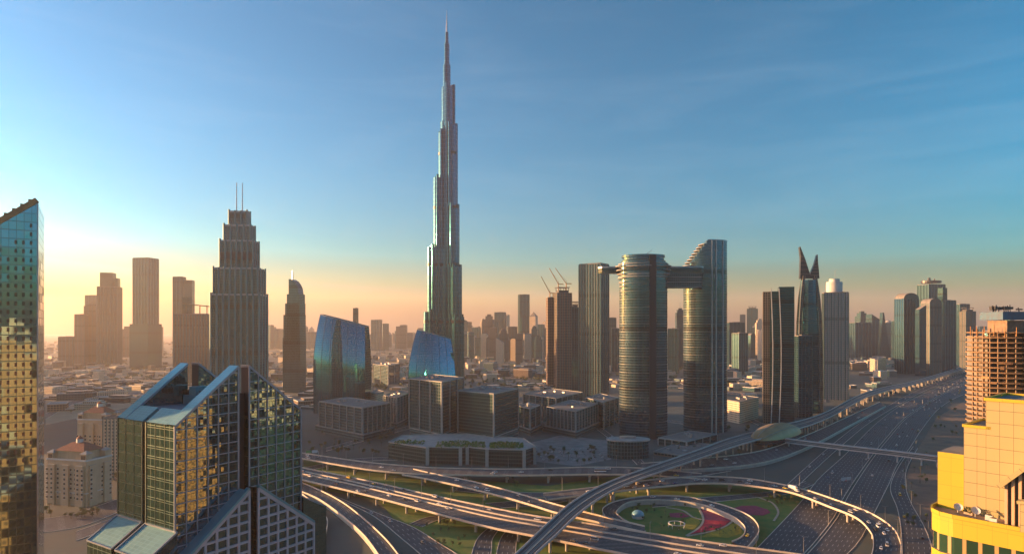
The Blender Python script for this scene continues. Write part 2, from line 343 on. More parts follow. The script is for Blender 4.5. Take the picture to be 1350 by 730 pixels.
def viaduct(name, label, key, A, B, z, n=80, medians=(), pier_every=38, ph=1.15, deck_t=1.7, mat=None, solid=False, pier_r=1.1, parapet_mat=None, skip=None):
    a, b_ = curve(A, z, n), curve(B, z, n); ROADS[key] = (a, b_)
    mid = (a[n//2] + b_[n//2]) / 2; o = Vector((mid.x, mid.y, 0))
    t = thing(name, label, 'bridge' if not solid else 'road ramp', (o.x, o.y, 0))
    a_, c_ = [p - o for p in a], [p - o for p in b_]
    m = MB(); ribbon(m, a_, c_, 0, 0)
    if not solid:
        ia = [p.lerp(q, .16) for p, q in zip(a_, c_)]; ic = [q.lerp(p, .16) for p, q in zip(a_, c_)]
        ribbon(m, ic, ia, -deck_t, 1)
        for e, i_ in ((a_, ia), (c_, ic)):
            for k in range(n - 1):
                dz = Vector((0, 0, -.55)); lo = Vector((0, 0, -deck_t))
                m.face([e[k], e[k+1], e[k+1] + dz, e[k] + dz], None, 1); m.face([e[k] + dz, e[k+1] + dz, i_[k+1] + lo, i_[k] + lo], None, 1)
    else:
        for e in (a_, c_):
            for k in range(n - 1):
                p, q = e[k], e[k+1]; m.face([(p.x, p.y, 0), (q.x, q.y, 0), q, p], None, 1)
    m.build('deck', [mat or M['asph'], M['concrete']], t)
    for e in (a_, c_):
        k = MB(); wall_strip(k, e, -.1, ph, .45); k.build('parapet', parapet_mat or M['parapet'], t)
    for fr in medians:
        k = MB(); wall_strip(k, [p.lerp(q, fr) for p, q in zip(a_, c_)], .0, ph * .9, .7); k.build('median_barrier', M['parapet'], t)
    if not solid:
        acc = pier_every * .5
        for i in range(1, n):
            acc += ((a_[i] + c_[i]) / 2 - (a_[i-1] + c_[i-1]) / 2).length
            if acc > pier_every:
                acc = 0; wd = (c_[i] - a_[i]); W = wd.length; wd.normalize(); hz = a_[i].z
                if hz < 4 or (skip and skip(((a[i] + b_[i]) / 2))): continue
                cols = (.5,) if W < 14 else ((.28, .72) if W < 30 else (.15, .38, .62, .85))
                k = MB(); 
                for fr in cols:
                    p = a_[i].lerp(c_[i], fr); k.tube((p.x, p.y, 0), (p.x, p.y, hz - deck_t - 1.2), pier_r, pier_r, 10)
                p, q = a_[i].lerp(c_[i], .18), a_[i].lerp(c_[i], .82); k.bar(p + Vector((0, 0, -deck_t - .65)), q + Vector((0, 0, -deck_t - .65)), 1.8, 1.25)
                k.build('pier', M['concrete'], t)
    return t

# at-grade roads first, each its own level
road('highway', 'szr_left', [(975, 745), (1001, 719), (1055, 662), (1080, 630), (1115, 598), (1158, 555.5), (1194, 530.6), (1236, 511), (1272, 497), (1310, 486), (1330, 479)],
     [(1040, 745), (1065, 724), (1100, 680), (1114, 652), (1143, 609), (1168, 577), (1196, 548), (1235, 523), (1271, 504.5), (1311, 490.5), (1333, 481.5)], .10, 110)
road('highway', 'szr_right', [(1046, 745), (1070, 724), (1105, 680), (1119, 652), (1147, 609), (1172, 577), (1199, 548), (1238, 523), (1274, 504.5), (1314, 490.5), (1335, 481.7)],
     [(1100, 745), (1130, 716), (1147, 686), (1172, 637), (1183, 612), (1201, 587.6), (1215, 566), (1236, 540), (1258, 525), (1282, 515), (1322, 496), (1340, 484)], .10, 110)
road('service_road', 'service', [(1190, 745), (1188, 698), (1183, 669.5), (1174, 641), (1186, 613), (1204, 588)], [(1232, 745), (1226, 712), (1215, 687), (1201, 662), (1194, 640), (1196, 616), (1210, 590)], .16, 60)
road('frontage_road', 'front_a', [(1036, 640), (1060, 618), (1092, 590), (1130, 560), (1165, 538), (1210, 514), (1262, 494)], [(1052, 640), (1075, 618), (1106, 590), (1142, 560), (1175, 539), (1219, 515), (1268, 495)], .13, 60)
road('ground_road', 'loop_under', [(860, 660), (930, 655), (990, 650), (1030, 645), (1062, 634)], [(860, 668), (930, 662), (990, 656), (1040, 650), (1075, 637)], .2, 40)
road('ground_road', 'mid_a', [(600, 640), (680, 648), (740, 648), (800, 641), (870, 629), (960, 615)], [(600, 646), (680, 654), (745, 654), (806, 647), (878, 635), (964, 620)], .24, 50)
road('ground_road', 'mid_b', [(640, 663), (700, 658), (760, 650), (820, 640), (850, 632)], [(660, 669), (712, 665), (770, 656), (826, 645), (856, 636)], .28, 40)
road('ground_road', 'teal_road', [(400, 641), (440, 655), (490, 678), (532, 711), (557, 732), (575, 748)], [(400, 636), (458, 660), (503, 678), (544, 694), (580, 716), (604, 731), (622, 748)], .32, 60)
road('ground_road', 'under_a', [(618, 748), (624, 722), (632, 706), (650, 690)], [(645, 748), (648, 722), (650, 708), (664, 690)], .12, 24)
road('ground_road', 'under_b', [(652, 748), (656, 722), (662, 706), (676, 690)], [(678, 748), (680, 722), (682, 708), (692, 690)], .12, 24)
road('ground_road', 'side_link', [(540, 690), (560, 682), (582, 678)], [(556, 694), (574, 686), (592, 681)], .18, 16)
road('ground_road', 'front_local', [(100, 700), (250, 650), (420, 612), (470, 604), (530, 602)], [(100, 712), (250, 660), (424, 616), (474, 608), (530, 606)], .14, 40)
road('ground_road', 'west_street', [(50, 684), (100, 676), (160, 655)], [(50, 702), (110, 692), (170, 668)], .17, 24)
road('ground_road', 'far_west', [(60, 520), (150, 508), (260, 503), (400, 497)], [(60, 524), (150, 511.5), (260, 506), (400, 499.5)], .09, 40, M['asph2'])
road('ground_road', 'far_west2', [(60, 545), (110, 524), (200, 516), (400, 510)], [(60, 552), (112, 528), (200, 519), (400, 512.5)], .07, 40, M['asph2'])

viaduct('viaduct', 'wide double carriageway viaduct with four pale barrier lines crossing behind the mirror glass gabled tower', 'main',
        [(385, 614), (400, 617), (480, 633), (560, 651), (640, 668), (700, 679.5), (760, 688), (860, 704), (940, 716), (1030, 728), (1100, 738)],
        [(370, 627), (400, 633), (480, 652), (560, 673), (640, 694), (700, 706), (760, 718), (830, 732), (900, 745)], 8.0, 100, medians=(.30, .52))
viaduct('viaduct', 'long flat overpass in front of the low podium with planted roof', 'back',
        [(385, 594.5), (400, 597.5), (480, 609), (540, 614.5), (580, 617), (680, 618.5), (780, 616), (850, 617.5), (925, 624.5)],
        [(385, 601.5), (400, 604.7), (480, 618.5), (540, 624.5), (580, 626), (680, 627), (780, 625.5), (850, 626.5), (925, 632)], 8.05, 90)
viaduct('viaduct', 'descending flyover branch with brightest orange barriers, between flat overpass and wide viaduct', 'branch',
        [(545, 618.5), (580, 626.5), (621, 634.4), (669, 646.7), (704, 657), (747, 669), (790, 680), (850, 694)],
        [(530, 626), (560, 631), (609, 641.6), (663, 655), (704, 667), (735, 676.5), (790, 689), (850, 702)], 8.1, 60)
viaduct('viaduct', 'big curved flyover sweeping over the highway and turning towards the yellow lit building', 'sweep',
        [(716, 651, 5), (780, 643), (848, 634), (900, 629.5), (940, 628.5), (992, 632), (1054, 644), (1104, 660), (1148, 677), (1176, 695.6), (1186.7, 714), (1187.6, 732), (1180, 752)],
        [(722, 659, 5), (780, 652), (848, 644), (880, 641), (920, 637.5), (960, 638), (1000, 642), (1045, 650), (1092, 667.6), (1129, 683), (1148, 702), (1151.5, 717), (1149, 732), (1140, 752)], 8.2, 110,
        skip=lambda p: False)
viaduct('ramp', 'oval loop ramp around the red flower garden', 'loop',
        [(806, 690, 6), (796, 678), (796, 669), (815, 660), (856, 654), (904, 655), (950, 665), (984, 678), (998, 690), (1000, 702), (993, 713), (985, 722, 6)],
        [(835, 692, 6), (818, 682), (813, 674), (830, 662), (868, 659), (920, 664), (960, 678), (980, 692), (982, 702), (976, 709), (965, 714, 6)], 3.6, 80, solid=True, ph=1.0)
viaduct('ramp', 'low ramp with yellow lit barrier descending beside the mirror glass gabled tower', 'descend',
        [(392, 634), (425, 648), (454, 664), (483, 687), (507, 709.5), (524, 730), (540, 752)],
        [(392, 646), (420, 658), (451, 680), (479, 705), (498, 730), (512, 752)], 3.2, 60, solid=True)
viaduct('ramp', 'narrow curving ramp tucked against the right foot of the mirror glass gabled tower', 'tight',
        [(396, 650), (414, 664), (430, 682), (431, 696), (424, 715), (415, 735)],
        [(390, 658), (404, 670), (418, 684), (420, 694), (412, 712), (400, 735)], 2.2, 40, solid=True)
viaduct('ramp', 'broad retained road rising right towards the metro station behind the flyover', 'station_road',
        [(845, 611), (920, 605), (1000, 595), (1060, 575), (1110, 553), (1160, 530)],
        [(845, 620), (930, 618), (1010, 609), (1070, 587), (1120, 561), (1168, 535)], 3.0, 60, solid=True)

for k_, (A_, B_, nm_) in enumerate((
    ([(600, 560), (690, 548), (800, 545), (905, 556)], [(600, 563), (690, 551), (800, 548), (905, 559)], 'street'),
    ([(700, 520), (760, 548), (812, 585), (840, 612)], [(706, 520), (768, 548), (822, 585), (852, 612)], 'street'),
    ([(430, 590), (520, 566), (600, 545), (720, 522)], [(430, 594), (522, 569.5), (603, 548), (722, 524.5)], 'street'),
    ([(600, 494), (720, 497), (860, 505), (1000, 520)], [(600, 496), (720, 499.5), (860, 508), (1000, 523)], 'street'),
    ([(890, 500), (940, 530), (1000, 560)], [(896, 500), (948, 530), (1010, 560)], 'street'),
    ([(620, 470), (760, 476), (900, 474), (1090, 488)], [(620, 471.5), (760, 477.6), (900, 475.6), (1090, 490)], 'street'),
    ([(1040, 480), (1070, 505), (1080, 530)], [(1045, 480), (1077, 505), (1089, 530)], 'street'))):
    road(nm_, 'street%d' % k_, A_, B_, .36 + .04 * k_, 30, M['asph2'])
# metro viaduct
METRO_A = [(655, 752), (684, 727.5), (719, 693.6), (758, 660), (805, 635), (862, 614), (927, 591), (966, 577), (1030, 560.5), (1062, 553), (1092, 542), (1124, 525), (1142, 517.5), (1168, 510), (1210, 501), (1266, 484)]
METRO_B = [(688, 752), (709, 728), (733, 706), (767, 674), (806, 648), (848, 630), (915, 607), (974, 587), (1038, 569), (1070, 560), (1099, 547.5), (1130, 530), (1148, 521.5), (1174, 514), (1214, 504), (1270, 486.5)]
M['track'] = surf('track_bed', (.11, .115, .12), (.07, .075, .08), .4, .8)
M['metroc'] = surf('pale_concrete', (.46, .45, .44), (.37, .36, .36), .1, .8, streak=.3)
mt = viaduct('metro_viaduct', 'raised metro track curving up from the bottom edge to the shell shaped station', 'metro',
        METRO_A, METRO_B, 14.0, 160, pier_every=33, ph=1.5, deck_t=2.2, mat=M['track'], pier_r=1.0, parapet_mat=M['metroc'])
mt['category'] = 'metro line'
mo = Vector(mt.location)
for fr in (.24, .33, .62, .71):
    k = MB(); wall_strip(k, [p.lerp(q, fr) - mo for p, q in zip(*ROADS['metro'])], .01, .22, .25); k.build('rail', M['steel'], mt)
k = MB(); wall_strip(k, [p.lerp(q, .475) - mo for p, q in zip(*ROADS['metro'])], .01, .7, 1.0); k.build('walkway', M['concrete'], mt)

# garden inside the loop
M['flower_red'] = surf('red_flowers', (.48, .02, .05), (.30, .015, .04), .5, .9)
M['flower_purple'] = surf('purple_flowers', (.30, .035, .09), (.19, .03, .06), .5, .9)
M['hedge'] = surf('yellow_green_hedge', (.30, .26, .02), (.17, .17, .02), .4, .9)
M['path'] = surf('pale_path', (.42, .36, .28), None, .3, .9)
def bed(pts, mat, z, name): 
    o = patch(name, pts, mat, z, 'stuff'); return o
bed([(924, 668), (940, 670), (967, 683), (956, 692), (940, 698), (908, 704), (917, 698), (923, 692), (927, 684)], M['flower_purple'], .30, 'flower_bed')
bed([(927, 684), (948, 686), (962, 686), (956, 692), (940, 698), (908, 704), (917, 698), (923, 692)], M['flower_red'], .36, 'flower_bed')
bed([(882, 676), (900, 675), (910, 680), (900, 682), (884, 681)], M['flower_purple'], .30, 'flower_bed')
bed([(967, 669), (978, 666), (996, 666), (1012, 671), (1016, 675), (1006, 679), (988, 678), (972, 674)], M['flower_purple'], .30, 'flower_bed')
bed([(905, 684), (918, 680), (923, 688), (915, 697), (902, 698)], M['hedge'], .30, 'hedge')
bed([(940, 699), (962, 690), (976, 690), (978, 702), (960, 708), (925, 707)], M['hedge'], .26, 'hedge')
def path_line(pts, wd=1.6, z=.4, name='path'):
    P = curve(pts, z, 30); b = MB(); wall_strip(b, P, -.35, .04, wd); return struct(b.build(name, M['path']))
path_line([(918, 664), (925, 676), (927, 686), (920, 696), (905, 705)]); path_line([(905, 706), (940, 699), (958, 692), (969, 683)])
path_line([(878, 668), (900, 672), (914, 681), (925, 684)]); path_line([(1000, 655), (1018, 662), (1026, 674), (1020, 686)])

# ------------------------------------------------------------------ landmark buildings
def rail_crown(b, poly, z, h, m=0):
    n = len(poly)
    for i in range(n):
        p, q = poly[i], poly[(i+1) % n]; b.bar((p[0], p[1], z + h/2), (q[0], q[1], z + h/2), .5, h, m)

# --- the needle: three winged stepped tower
BY = 1382.0; BX = wx(589, BY)
bk = thing('skyscraper', 'tallest needle shaped silver skyscraper with stepped wings and spire', 'skyscraper', (BX, BY, 0))
def wing(ang, tiers, wd):
    ca, sa = math.cos(R(ang)), math.sin(R(ang)); b = MB(); zprev = 0
    bands = MB()
    for L, zt in tiers:
        r = wd / 2; pts = [(0, -r), (L - r, -r)] + [(L - r + r * math.sin(R(t)), -r * math.cos(R(t))) for t in range(20, 180, 20)] + [(L - r, r), (0, r)]
        poly = [(x * ca - y * sa, x * sa + y * ca) for x, y in pts]
        b.prism(poly, zprev, zt, 0, 1)
        # rounded bay tubes along both flanks
        for kx in (L * .45, L * .75):
            if kx < 6: continue
            for sg in (-1, 1):
                x, y = kx, sg * r; c = (x * ca - y * sa, x * sa + y * ca); b.prism(ell(c[0], c[1], r * .30, r * .30, 12), zprev, zt + 6, 0, 1)
        zprev = zt - .01
    o = b.build('wing', [M['f_bk'], M['steel']], bk, smooth=40)
wing(196, [(50, 184), (42, 321), (29, 469), (18, 566)], 20)
wing(318, [(50, 173), (43, 278), (33, 407), (26, 579), (15.5, 664)], 20)
wing(78, [(46, 230), (36, 365), (27, 520), (16, 620)], 20)
b = MB()
for r_, z0, z1 in ((14, 0, 590), (11.2, 590, 664), (8.0, 664, 712), (5.6, 712, 758), (3.6, 758, 782)): b.prism(ell(0, 0, r_, r_, 20), z0, z1, 0, 1)
b.build('core', [M['f_bk'], M['steel']], bk, smooth=40)
b = MB(); b.tube((0, 0, 780), (0, 0, 806), 1.9, 1.3, 10); b.tube((0, 0, 806), (0, 0, 829), .9, .4, 8); b.build('spire', M['steel'], bk)
for z_, r_ in ((518, 21), (402, 27), (281, 37), (160, 45)):
    b = MB()
    for ang, L in ((196, r_ * 1.0), (318, r_ * 1.0), (78, r_ * .95)):
        ca, sa = math.cos(R(ang)), math.sin(R(ang)); r = 10.4
        if z_ > 470 and ang == 196: L = 18.6
        if z_ in (402,) and ang == 196: L = 29.6
        if z_ in (281,) and ang == 196: L = 42.6
        if z_ in (160,) and ang == 196: L = 50.6
        if ang == 318: L = {518: 26.6, 402: 33.6, 281: 33.6, 160: 50.6}[z_]
        if ang == 78: L = {518: 27.6, 402: 27.6, 281: 36.6, 160: 46.6}[z_]
        pts = [(0, -r), (L - r, -r)] + [(L - r + r * math.sin(R(t)), -r * math.cos(R(t))) for t in range(20, 180, 20)] + [(L - r, r), (0, r)]
        b.prism([(x * ca - y * sa, x * sa + y * ca) for x, y in pts], z_, z_ + 6, 0, 0)
    b.build('mechanical_floor', M['darkmetal'], bk, smooth=40)
b = MB(); b.prism(ell(0, 0, 62, 48, 28), 0, 16, 0, 1); b.build('podium', [M['f_office2'], M['roofpale']], bk)

# --- ribbed tower with twin masts
AY = 900.0; s_ = AY / F
ad = thing('tower', 'stepped teal tower with twin masts behind the mirror glass gabled tower', 'tower', (wx(316, AY + 24), AY + 24, 0), R(5))
tiers = [(69, 389), (63.5, 354), (51, 317), (40.6, 296), (27.5, 277)]
zp = 0
b = MB(); cap = MB(); rib = MB()
for wd, top in tiers:
    W2 = wd * s_ / 2 * (.90 if wd > 55 else .84); D2 = W2 * .6; zt = wz(top, AY)
    poly = rect(-W2, W2, -D2, D2); b.prism(poly, zp, zt, 0, 1)
    rail_crown(cap, poly, zt, 2.2)
    nb = max(3, int(W2 * 2 / 7.5))
    for i in range(nb + 1):
        x = -W2 + 2 * W2 * i / nb
        for y in (-D2, D2): rib.prism(ell(x, y, 1.5, 1.5, 10), zp, zt + (4 if i in (0, nb) else 2.5), 0, 0)
    for y in (-D2 * .35, D2 * .35):
        for x in (-W2, W2): rib.prism(ell(x, y, 1.5, 1.5, 10), zp, zt + 2.5, 0, 0)
    zp = zt - .01
b.build('tower_body', [M['f_addr'], M['roof']], ad); cap.build('parapet', M['steel'], ad)
M['ribm'] = surf('rib_metal', (.06, .20, .225), (.045, .15, .17), .05, .4, .35)
rib.build('rib', M['ribm'], ad)
zt = wz(277, AY)
for dx in (-4.3, 3.7):
    b = MB(); b.tube((dx, 0, zt), (dx, 0, wz(236, AY)), .9, .55, 8); b.tube((dx, 0, zt), (dx, 0, zt + 4), 1.6, 1.6, 8); b.build('mast', M['steel'], ad)
b = MB(); W2 = 51 * s_ / 2 * .84 + .3; b.prism(rect(-W2, W2, -W2*.6 - .2, W2*.6 + .2), wz(341, AY), wz(331, AY)); b.build('mechanical_floor', M['darkmetal'], ad)

# --- sail topped tower
SY = 1500.0; q_ = SY / F
sl = thing('tower', 'small tower with curved sail shaped top, left of the wide blue glass tower', 'tower', (wx(388, SY), SY, 0), R(-12))
b = MB(); Wl = 12.5 * q_
for (x0, x1, top) in ((-12.5, 12.8, 445), (-11.5, 12.4, 415), (-9, 12, 400), (-6.5, 11.2, 388)):
    b.prism(rect(x0 * q_, x1 * q_, -13, 13), 0 if top == 445 else wz(top + 60, SY), wz(top, SY), 0, 1)
prof = [(-4.5, 388), (-4.5, 368), (-1, 368.6), (3, 371), (6.2, 375), (8.6, 380), (10, 388)]
pz = [(x * q_, wz(y, SY)) for x, y in prof]
for y0 in (-11, 11):
    pts = [(x, y0, z) for x, z in pz]; b.face(pts if y0 < 0 else list(reversed(pts)), [(x, z) for x, z in (pz if y0 < 0 else list(reversed(pz)))], 0)
for i in range(len(pz) - 1):
    (xa, za), (xb, zb) = pz[i], pz[i+1]; b.face([(xa, -11, za), (xb, -11, zb), (xb, 11, zb), (xa, 11, za)], [(0, za), (0, zb), (22, zb), (22, za)], 0)
b.build('tower_body', [M['f_addr'], M['roof']], sl)
b = MB(); b.tube((-3 * q_, 0, wz(372, SY)), (-3 * q_, 0, wz(356, SY)), .9, .5, 6); b.tube((-1.8 * q_, 0, wz(372, SY)), (-1.8 * q_, 0, wz(358, SY)), .7, .5, 6); b.build('mast', M['steel'], sl)

# --- two blue glass towers with sloping tops
def blue_tower(label, px0, px1, Y, topL, topR, bulge, depth, rz, lean, tl, tr_):
    s = Y / F; t = thing('glass_tower', label, 'tower', (wx((px0 + px1) / 2, Y + depth * .4), Y + depth * .4, 0), rz)
    W2 = (px1 - px0) / 2 * s / math.cos(rz); n = 18; zl, zr = wz(topL, Y), wz(topR, Y)
    def outline(k, hh=0):
        ln = lean * max(0, hh - .40) ** 2 / .36
        f = [( -W2 * k + 2 * W2 * k * i / n, ln - depth * .42 - bulge * (1 - (2 * i / n - 1) ** 2)) for i in range(n + 1)]
        r = [( W2 * k - 2 * W2 * k * i / n, depth * .42 + bulge * .7 * (1 - (2 * i / n - 1) ** 2)) for i in range(n + 1)]
        cv = max(0, (hh - .45) / .55) ** 1.9
        return [(x * (1 - (tl if x < 0 else tr_) * cv), y) for x, y in f + r]
    levels = [(0, .985), (.35, 1.0), (.5, 1.0), (.6, 1.0), (.7, 1.0), (.78, 1.0), (.86, 1.0), (.93, 1.0), (1.0, 1.0)]
    b = MB(); zf = lambda x, y: zl + (zr - zl) * (x + W2) / (2 * W2)
    for (h0, k0), (h1, k1) in zip(levels[:-1], levels[1:]):
        p0, p1 = outline(k0, h0), outline(k1, h1); m = len(p0); u = 0
        for i in range(m):
            a, c = p0[i], p0[(i+1) % m]; d, e = p1[(i+1) % m], p1[i]; L = math.hypot(c[0]-a[0], c[1]-a[1])
            z = lambda p, hh: zf(*p) * hh
            b.face([(a[0], a[1], z(a, h0)), (c[0], c[1], z(c, h0)), (d[0], d[1], z(d, h1)), (e[0], e[1], z(e, h1))], [(u, z(a, h0)), (u+L, z(c, h0)), (u+L, z(d, h1)), (u, z(e, h1))], 0); u += L
    p1 = outline(1.0, 1); b.face([(p[0], p[1], zf(*p)) for p in p1], None, 1)
    b.build('glass_shell', [M['f_blue'], M['roofdark']], t, smooth=35)
    c = MB(); q = outline(1.003, 1)
    for i in range(len(q)):
        p, r = q[i], q[(i+1) % len(q)]; c.bar((p[0], p[1], zf(*p) + .3), (r[0], r[1], zf(*r) + .3), .7, 1.0)
    c.build('parapet', M['steel'], t)
    c = MB()
    for i in range(0, n + 1, 3):
        for (h0, k0), (h1, k1) in zip(levels[:-1], levels[1:]):
            p, r = outline(k0, h0)[i], outline(k1, h1)[i]; c.bar((p[0], p[1] - .15, zf(*p) * h0), (r[0], r[1] - .15, zf(*r) * h1), .35, .5)
    c.build('mullion', M['darkmetal'], t)
    c = MB(); c.box(W2 * .2, 0, (zl + zr) / 2 - 14, 12, 8, 10); c.build('roof_plant', M['darkmetal'], t)
    return t
blue_tower('wide blue glass tower with sloping top, right of the sail topped tower', 417, 486.5, 1128, 413, 431, 7, 44, R(-4), 15, .15, .09)
blue_tower('blue glass tower with sloping top standing in front of the needle skyscraper', 539, 601, 1010, 431, 449, 8, 42, R(6), 15, .36, .2)

# --- low office blocks
def block(label, corners, base_y, top_py, front_px, fmat, name='office_block', cat='office block', fins=0, podium=None, roofm='roofpale', finm='finstone', mech=True, louv=False):
    """corners: left, front, right roof corners in photo px; all at one height. base_y = distance of the front corner"""
    zt = wz(top_py, base_y); P = [gp(x, y, zt) for x, y in corners]
    (lx, ly), (fx, fy), (rx, ry) = P; bx, by = lx + rx - fx, ly + ry - fy
    poly = [(lx, ly), (fx, fy), (rx, ry), (bx, by)]
    cx = sum(p[0] for p in poly) / 4; cy = sum(p[1] for p in poly) / 4
    t = thing(name, label, cat, (cx, cy, 0)); L = [(x - cx, y - cy) for x, y in poly]
    z0 = 0
    if podium:
        k, hp = podium; pp = [(x * k, y * k) for x, y in L]
        b = MB(); b.prism(pp, 0, hp - .6, 0, 1); b.build('podium', [M['f_stone'], M['roofpale']], t)
        b = MB(); rail_crown(b, pp, hp - .9, 1.2); b.build('podium_cornice', M['finstone'], t); z0 = hp - .6
    b = MB(); b.prism(L, z0, zt, 0, 1); b.build('walls', [fmat, M['roof']], t)
    b = MB(); rail_crown(b, [(x * 1.008, y * 1.008) for x, y in L], zt - .6, 1.4); b.build('roof_edge', M['finstone'], t)
    if fins:
        for e in range(4):
            p, q = L[e], L[(e+1) % 4]; ln = math.hypot(q[0]-p[0], q[1]-p[1]); nx, ny = (q[1]-p[1]) / ln, -(q[0]-p[0]) / ln
            nf = fins if e in (0, 1) else 0
            for i in range(nf + 1 if nf else 0):
                f = i / nf; x, y = p[0] + (q[0]-p[0]) * f + nx * .5, p[1] + (q[1]-p[1]) * f + ny * .5
                c = MB(); c.box(0, 0, z0, 1.1, 1.3, zt - z0 - .8, math.atan2(q[1]-p[1], q[0]-p[0])); c.build('fin', M[finm], t, loc=(x, y, 0))
    if mech:
        rr = random.Random(label)
        for i in range(5):
            c = MB(); a, d = rr.uniform(-.55, .55), rr.uniform(-.55, .55)
            x = (L[1][0] - L[0][0]) * .5 * a + (L[2][0] - L[1][0]) * .5 * d; y = (L[1][1] - L[0][1]) * .5 * a + (L[2][1] - L[1][1]) * .5 * d
            c.box(0, 0, zt + .01, rr.uniform(3, 8), rr.uniform(2, 5), rr.uniform(1.2, 3), math.atan2(L[1][1]-L[0][1], L[1][0]-L[0][0])); c.build('roof_plant', M['steel'], t, loc=(x, y, 0))
    return t
block('low stone office block with pale fins below the wide blue glass tower', [(421, 529), (478, 537.5), (514, 531)], 861, 537.5, 478, M['f_stone'], fins=6, podium=(1.12, 9))
block('dark teal office block with tall vertical fins, in front of the smaller blue glass tower', [(540, 499), (582.5, 503.5), (611, 497.5)], 795, 503.5, 582, M['f_office2'], fins=3, podium=(1.0, 19))
block('grey cubic office block with fine louvred walls, standing on the planted podium', [(604, 515), (651, 519), (683, 512)], 775, 519, 651, M['f_office'], fins=1, podium=(1.0, 19))
block('small teal office block behind the grey cubic block', [(684, 535), (699, 539), (712, 534)], 905, 539, 699, M['f_office2'], fins=2, podium=(1.25, 9))
block('pale finned low office block beside the round plaza', [(721, 536), (759, 542), (788, 532)], 885, 542, 759, M['f_stone'], fins=8, podium=(1.15, 9))
block('narrow finned stone office block between the blue glass towers', [(506, 521), (523, 524), (542, 517)], 960, 524, 523, M['f_stone'], fins=5, podium=(1.15, 9))
block('wide low office block with flat roof behind the pale finned block', [(690, 519), (733, 525), (768, 517)], 1010, 525, 733, M['f_office2'], fins=5)
block('flat roofed office block left of the banded twin towers', [(772, 524), (796, 530), (815, 524)], 960, 530, 796, M['f_office'], fins=3)
block('grey block with blue wall far behind the narrow finned block', [(492, 480), (512, 482), (527, 479)], 1700, 482, 512, M['f_dark'], fins=2)
block('small block with a gold lit wall, right of the wide blue glass tower', [(488, 517), (497, 519.5), (506, 516)], 1120, 519.5, 497, M['f_gold'], mech=False)

# planted podium
pd = [(512, 583), (561, 590.5), (564, 589.5), (606, 590.5), (616, 589.5), (642, 592), (690, 593.5), (706, 588.5), (690, 578), (600, 572), (530, 574)]
zt = 18.5; P = [gp(x, y, zt) for x, y in pd]; cx = sum(p[0] for p in P) / len(P); cy = sum(p[1] for p in P) / len(P); L = [(x - cx, y - cy) for x, y in P]
po = thing('podium_building', 'long low podium building with planted green roof along the flat overpass', 'building', (cx, cy, 0))
b = MB(); b.prism(L, 0, zt, 0, 1); b.build('walls', [M['f_office'], M['roofpale']], po)
b = MB(); rail_crown(b, L, zt - .2, 1.4); b.build('parapet', M['finstone'], po)
for px, py in ((563.5, 590.6), (607, 591), (616, 590), (642, 592.6), (691, 594), (705, 589.5)):
    x, y = gp(px, py, zt); c = MB(); c.box(0, 0, 0, 3.6, 3.0, zt + .6); c.build('pier', M['finstone'], po, loc=(x - cx, y - cy, 0))

# --- banded twin towers joined by a bridge, as one linked building each
TY = 888.0
def banded_tower(label, px0, px1, Y, top, rot, crown):
    s = Y / F; t = thing('tower', label, 'tower', (wx((px0 + px1) / 2, Y + 22), Y + 22, 0), rot); a = (px1 - px0) / 2 * s; d = 24; zt = wz(top, Y)
    def slot(poly): return poly
    b = MB(); b.prism(ell(0, 0, a, d, 48), 0, zt, 0, 1); b.build('glass_wall', [M['f_twin'], M['roof']], t, smooth=30)
    c = MB()
    for i in range(4, int(zt / 3.7)):
        z = i * 3.7
        if i % 3 == 0: 
            P = ell(0, 0, a + .55, d + .55, 48); m = len(P)
            for k in range(m): 
                p, q = P[k], P[(k+1) % m]; c.face([(*p, z), (*q, z), (*q, z + .5), (*p, z + .5)]); p2, q2 = (p[0]*.97, p[1]*.97), (q[0]*.97, q[1]*.97); c.face([(*p, z + .5), (*q, z + .5), (*q2, z + .5), (*p2, z + .5)]); c.face([(*p2, z), (*q2, z), (*q, z), (*p, z)])
    c.build('floor_edge', M['edgegrey'], t)
    return t, a, d, zt
tm, a, d, zt = banded_tower('left banded glass twin tower with dark vertical slot under the cantilevered sky deck', 816, 880, 873, 345, R(-6), 0)
b = MB(); b.prism(rect(6, 15, -d - .8, -d * .6), 0, wz(336, 873), 0, 0); b.build('dark_slot', M['slotdark0'], tm)
b = MB()
for k, (z_, e) in enumerate(((345, .93), (341, .86), (337.5, .9))): b.prism(ell(0, 0, a * e, d * e, 32), wz(z_, 873) + (.02 if k else .01), wz(z_, 873) + 3.2, 0, 1)
b.prism(rect(-a * .6, a * .7, -10, 10), wz(337.5, 873) + 3.2, wz(334, 873), 0, 1)
b.build('crown', [M['f_twin'], M['roof']], tm)
for i in range(8):
    z = wz(350 + i * 5.4, 873); k_ = .30 - i * .022
    for sx in ((-1, 1) if i < 3 else (-1,)): c = MB(); c.prism(ell(sx * a * (.86 - .01 * i), -3, a * k_, d * .62, 20), z, z + 1.1, 0, 0, bottom=True); c.build('balcony', M['finstone'], tm)
for py_, k_ in ((347, 1.05), (350.5, 1.07), (361, 1.04), (364.5, 1.05)):
    c = MB(); c.prism(ell(0, 0, a * k_, d * k_, 40), wz(py_, 873), wz(py_, 873) + 1.2, 0, 0, bottom=True); c.build('ledge', M['finstone'], tm)
c = MB(); c.tube((2, 0, wz(334, 873)), (12, 0, wz(331, 873) + 4), .4, .3, 6); c.tube((6, 0, wz(334, 873)), (6, 0, wz(330, 873)), .5, .3, 6); c.build('roof_crane', M['steel'], tm)
tr, a2, d2, zt2 = banded_tower('right banded glass twin tower with stepped terraces on its top', 901, 958, 920, 353, R(-8), 0)
b = MB(); s = 920 / F
zr = wz(317, 920); zl = wz(353, 920)
full = ell(0, 0, a2, d2, 48)
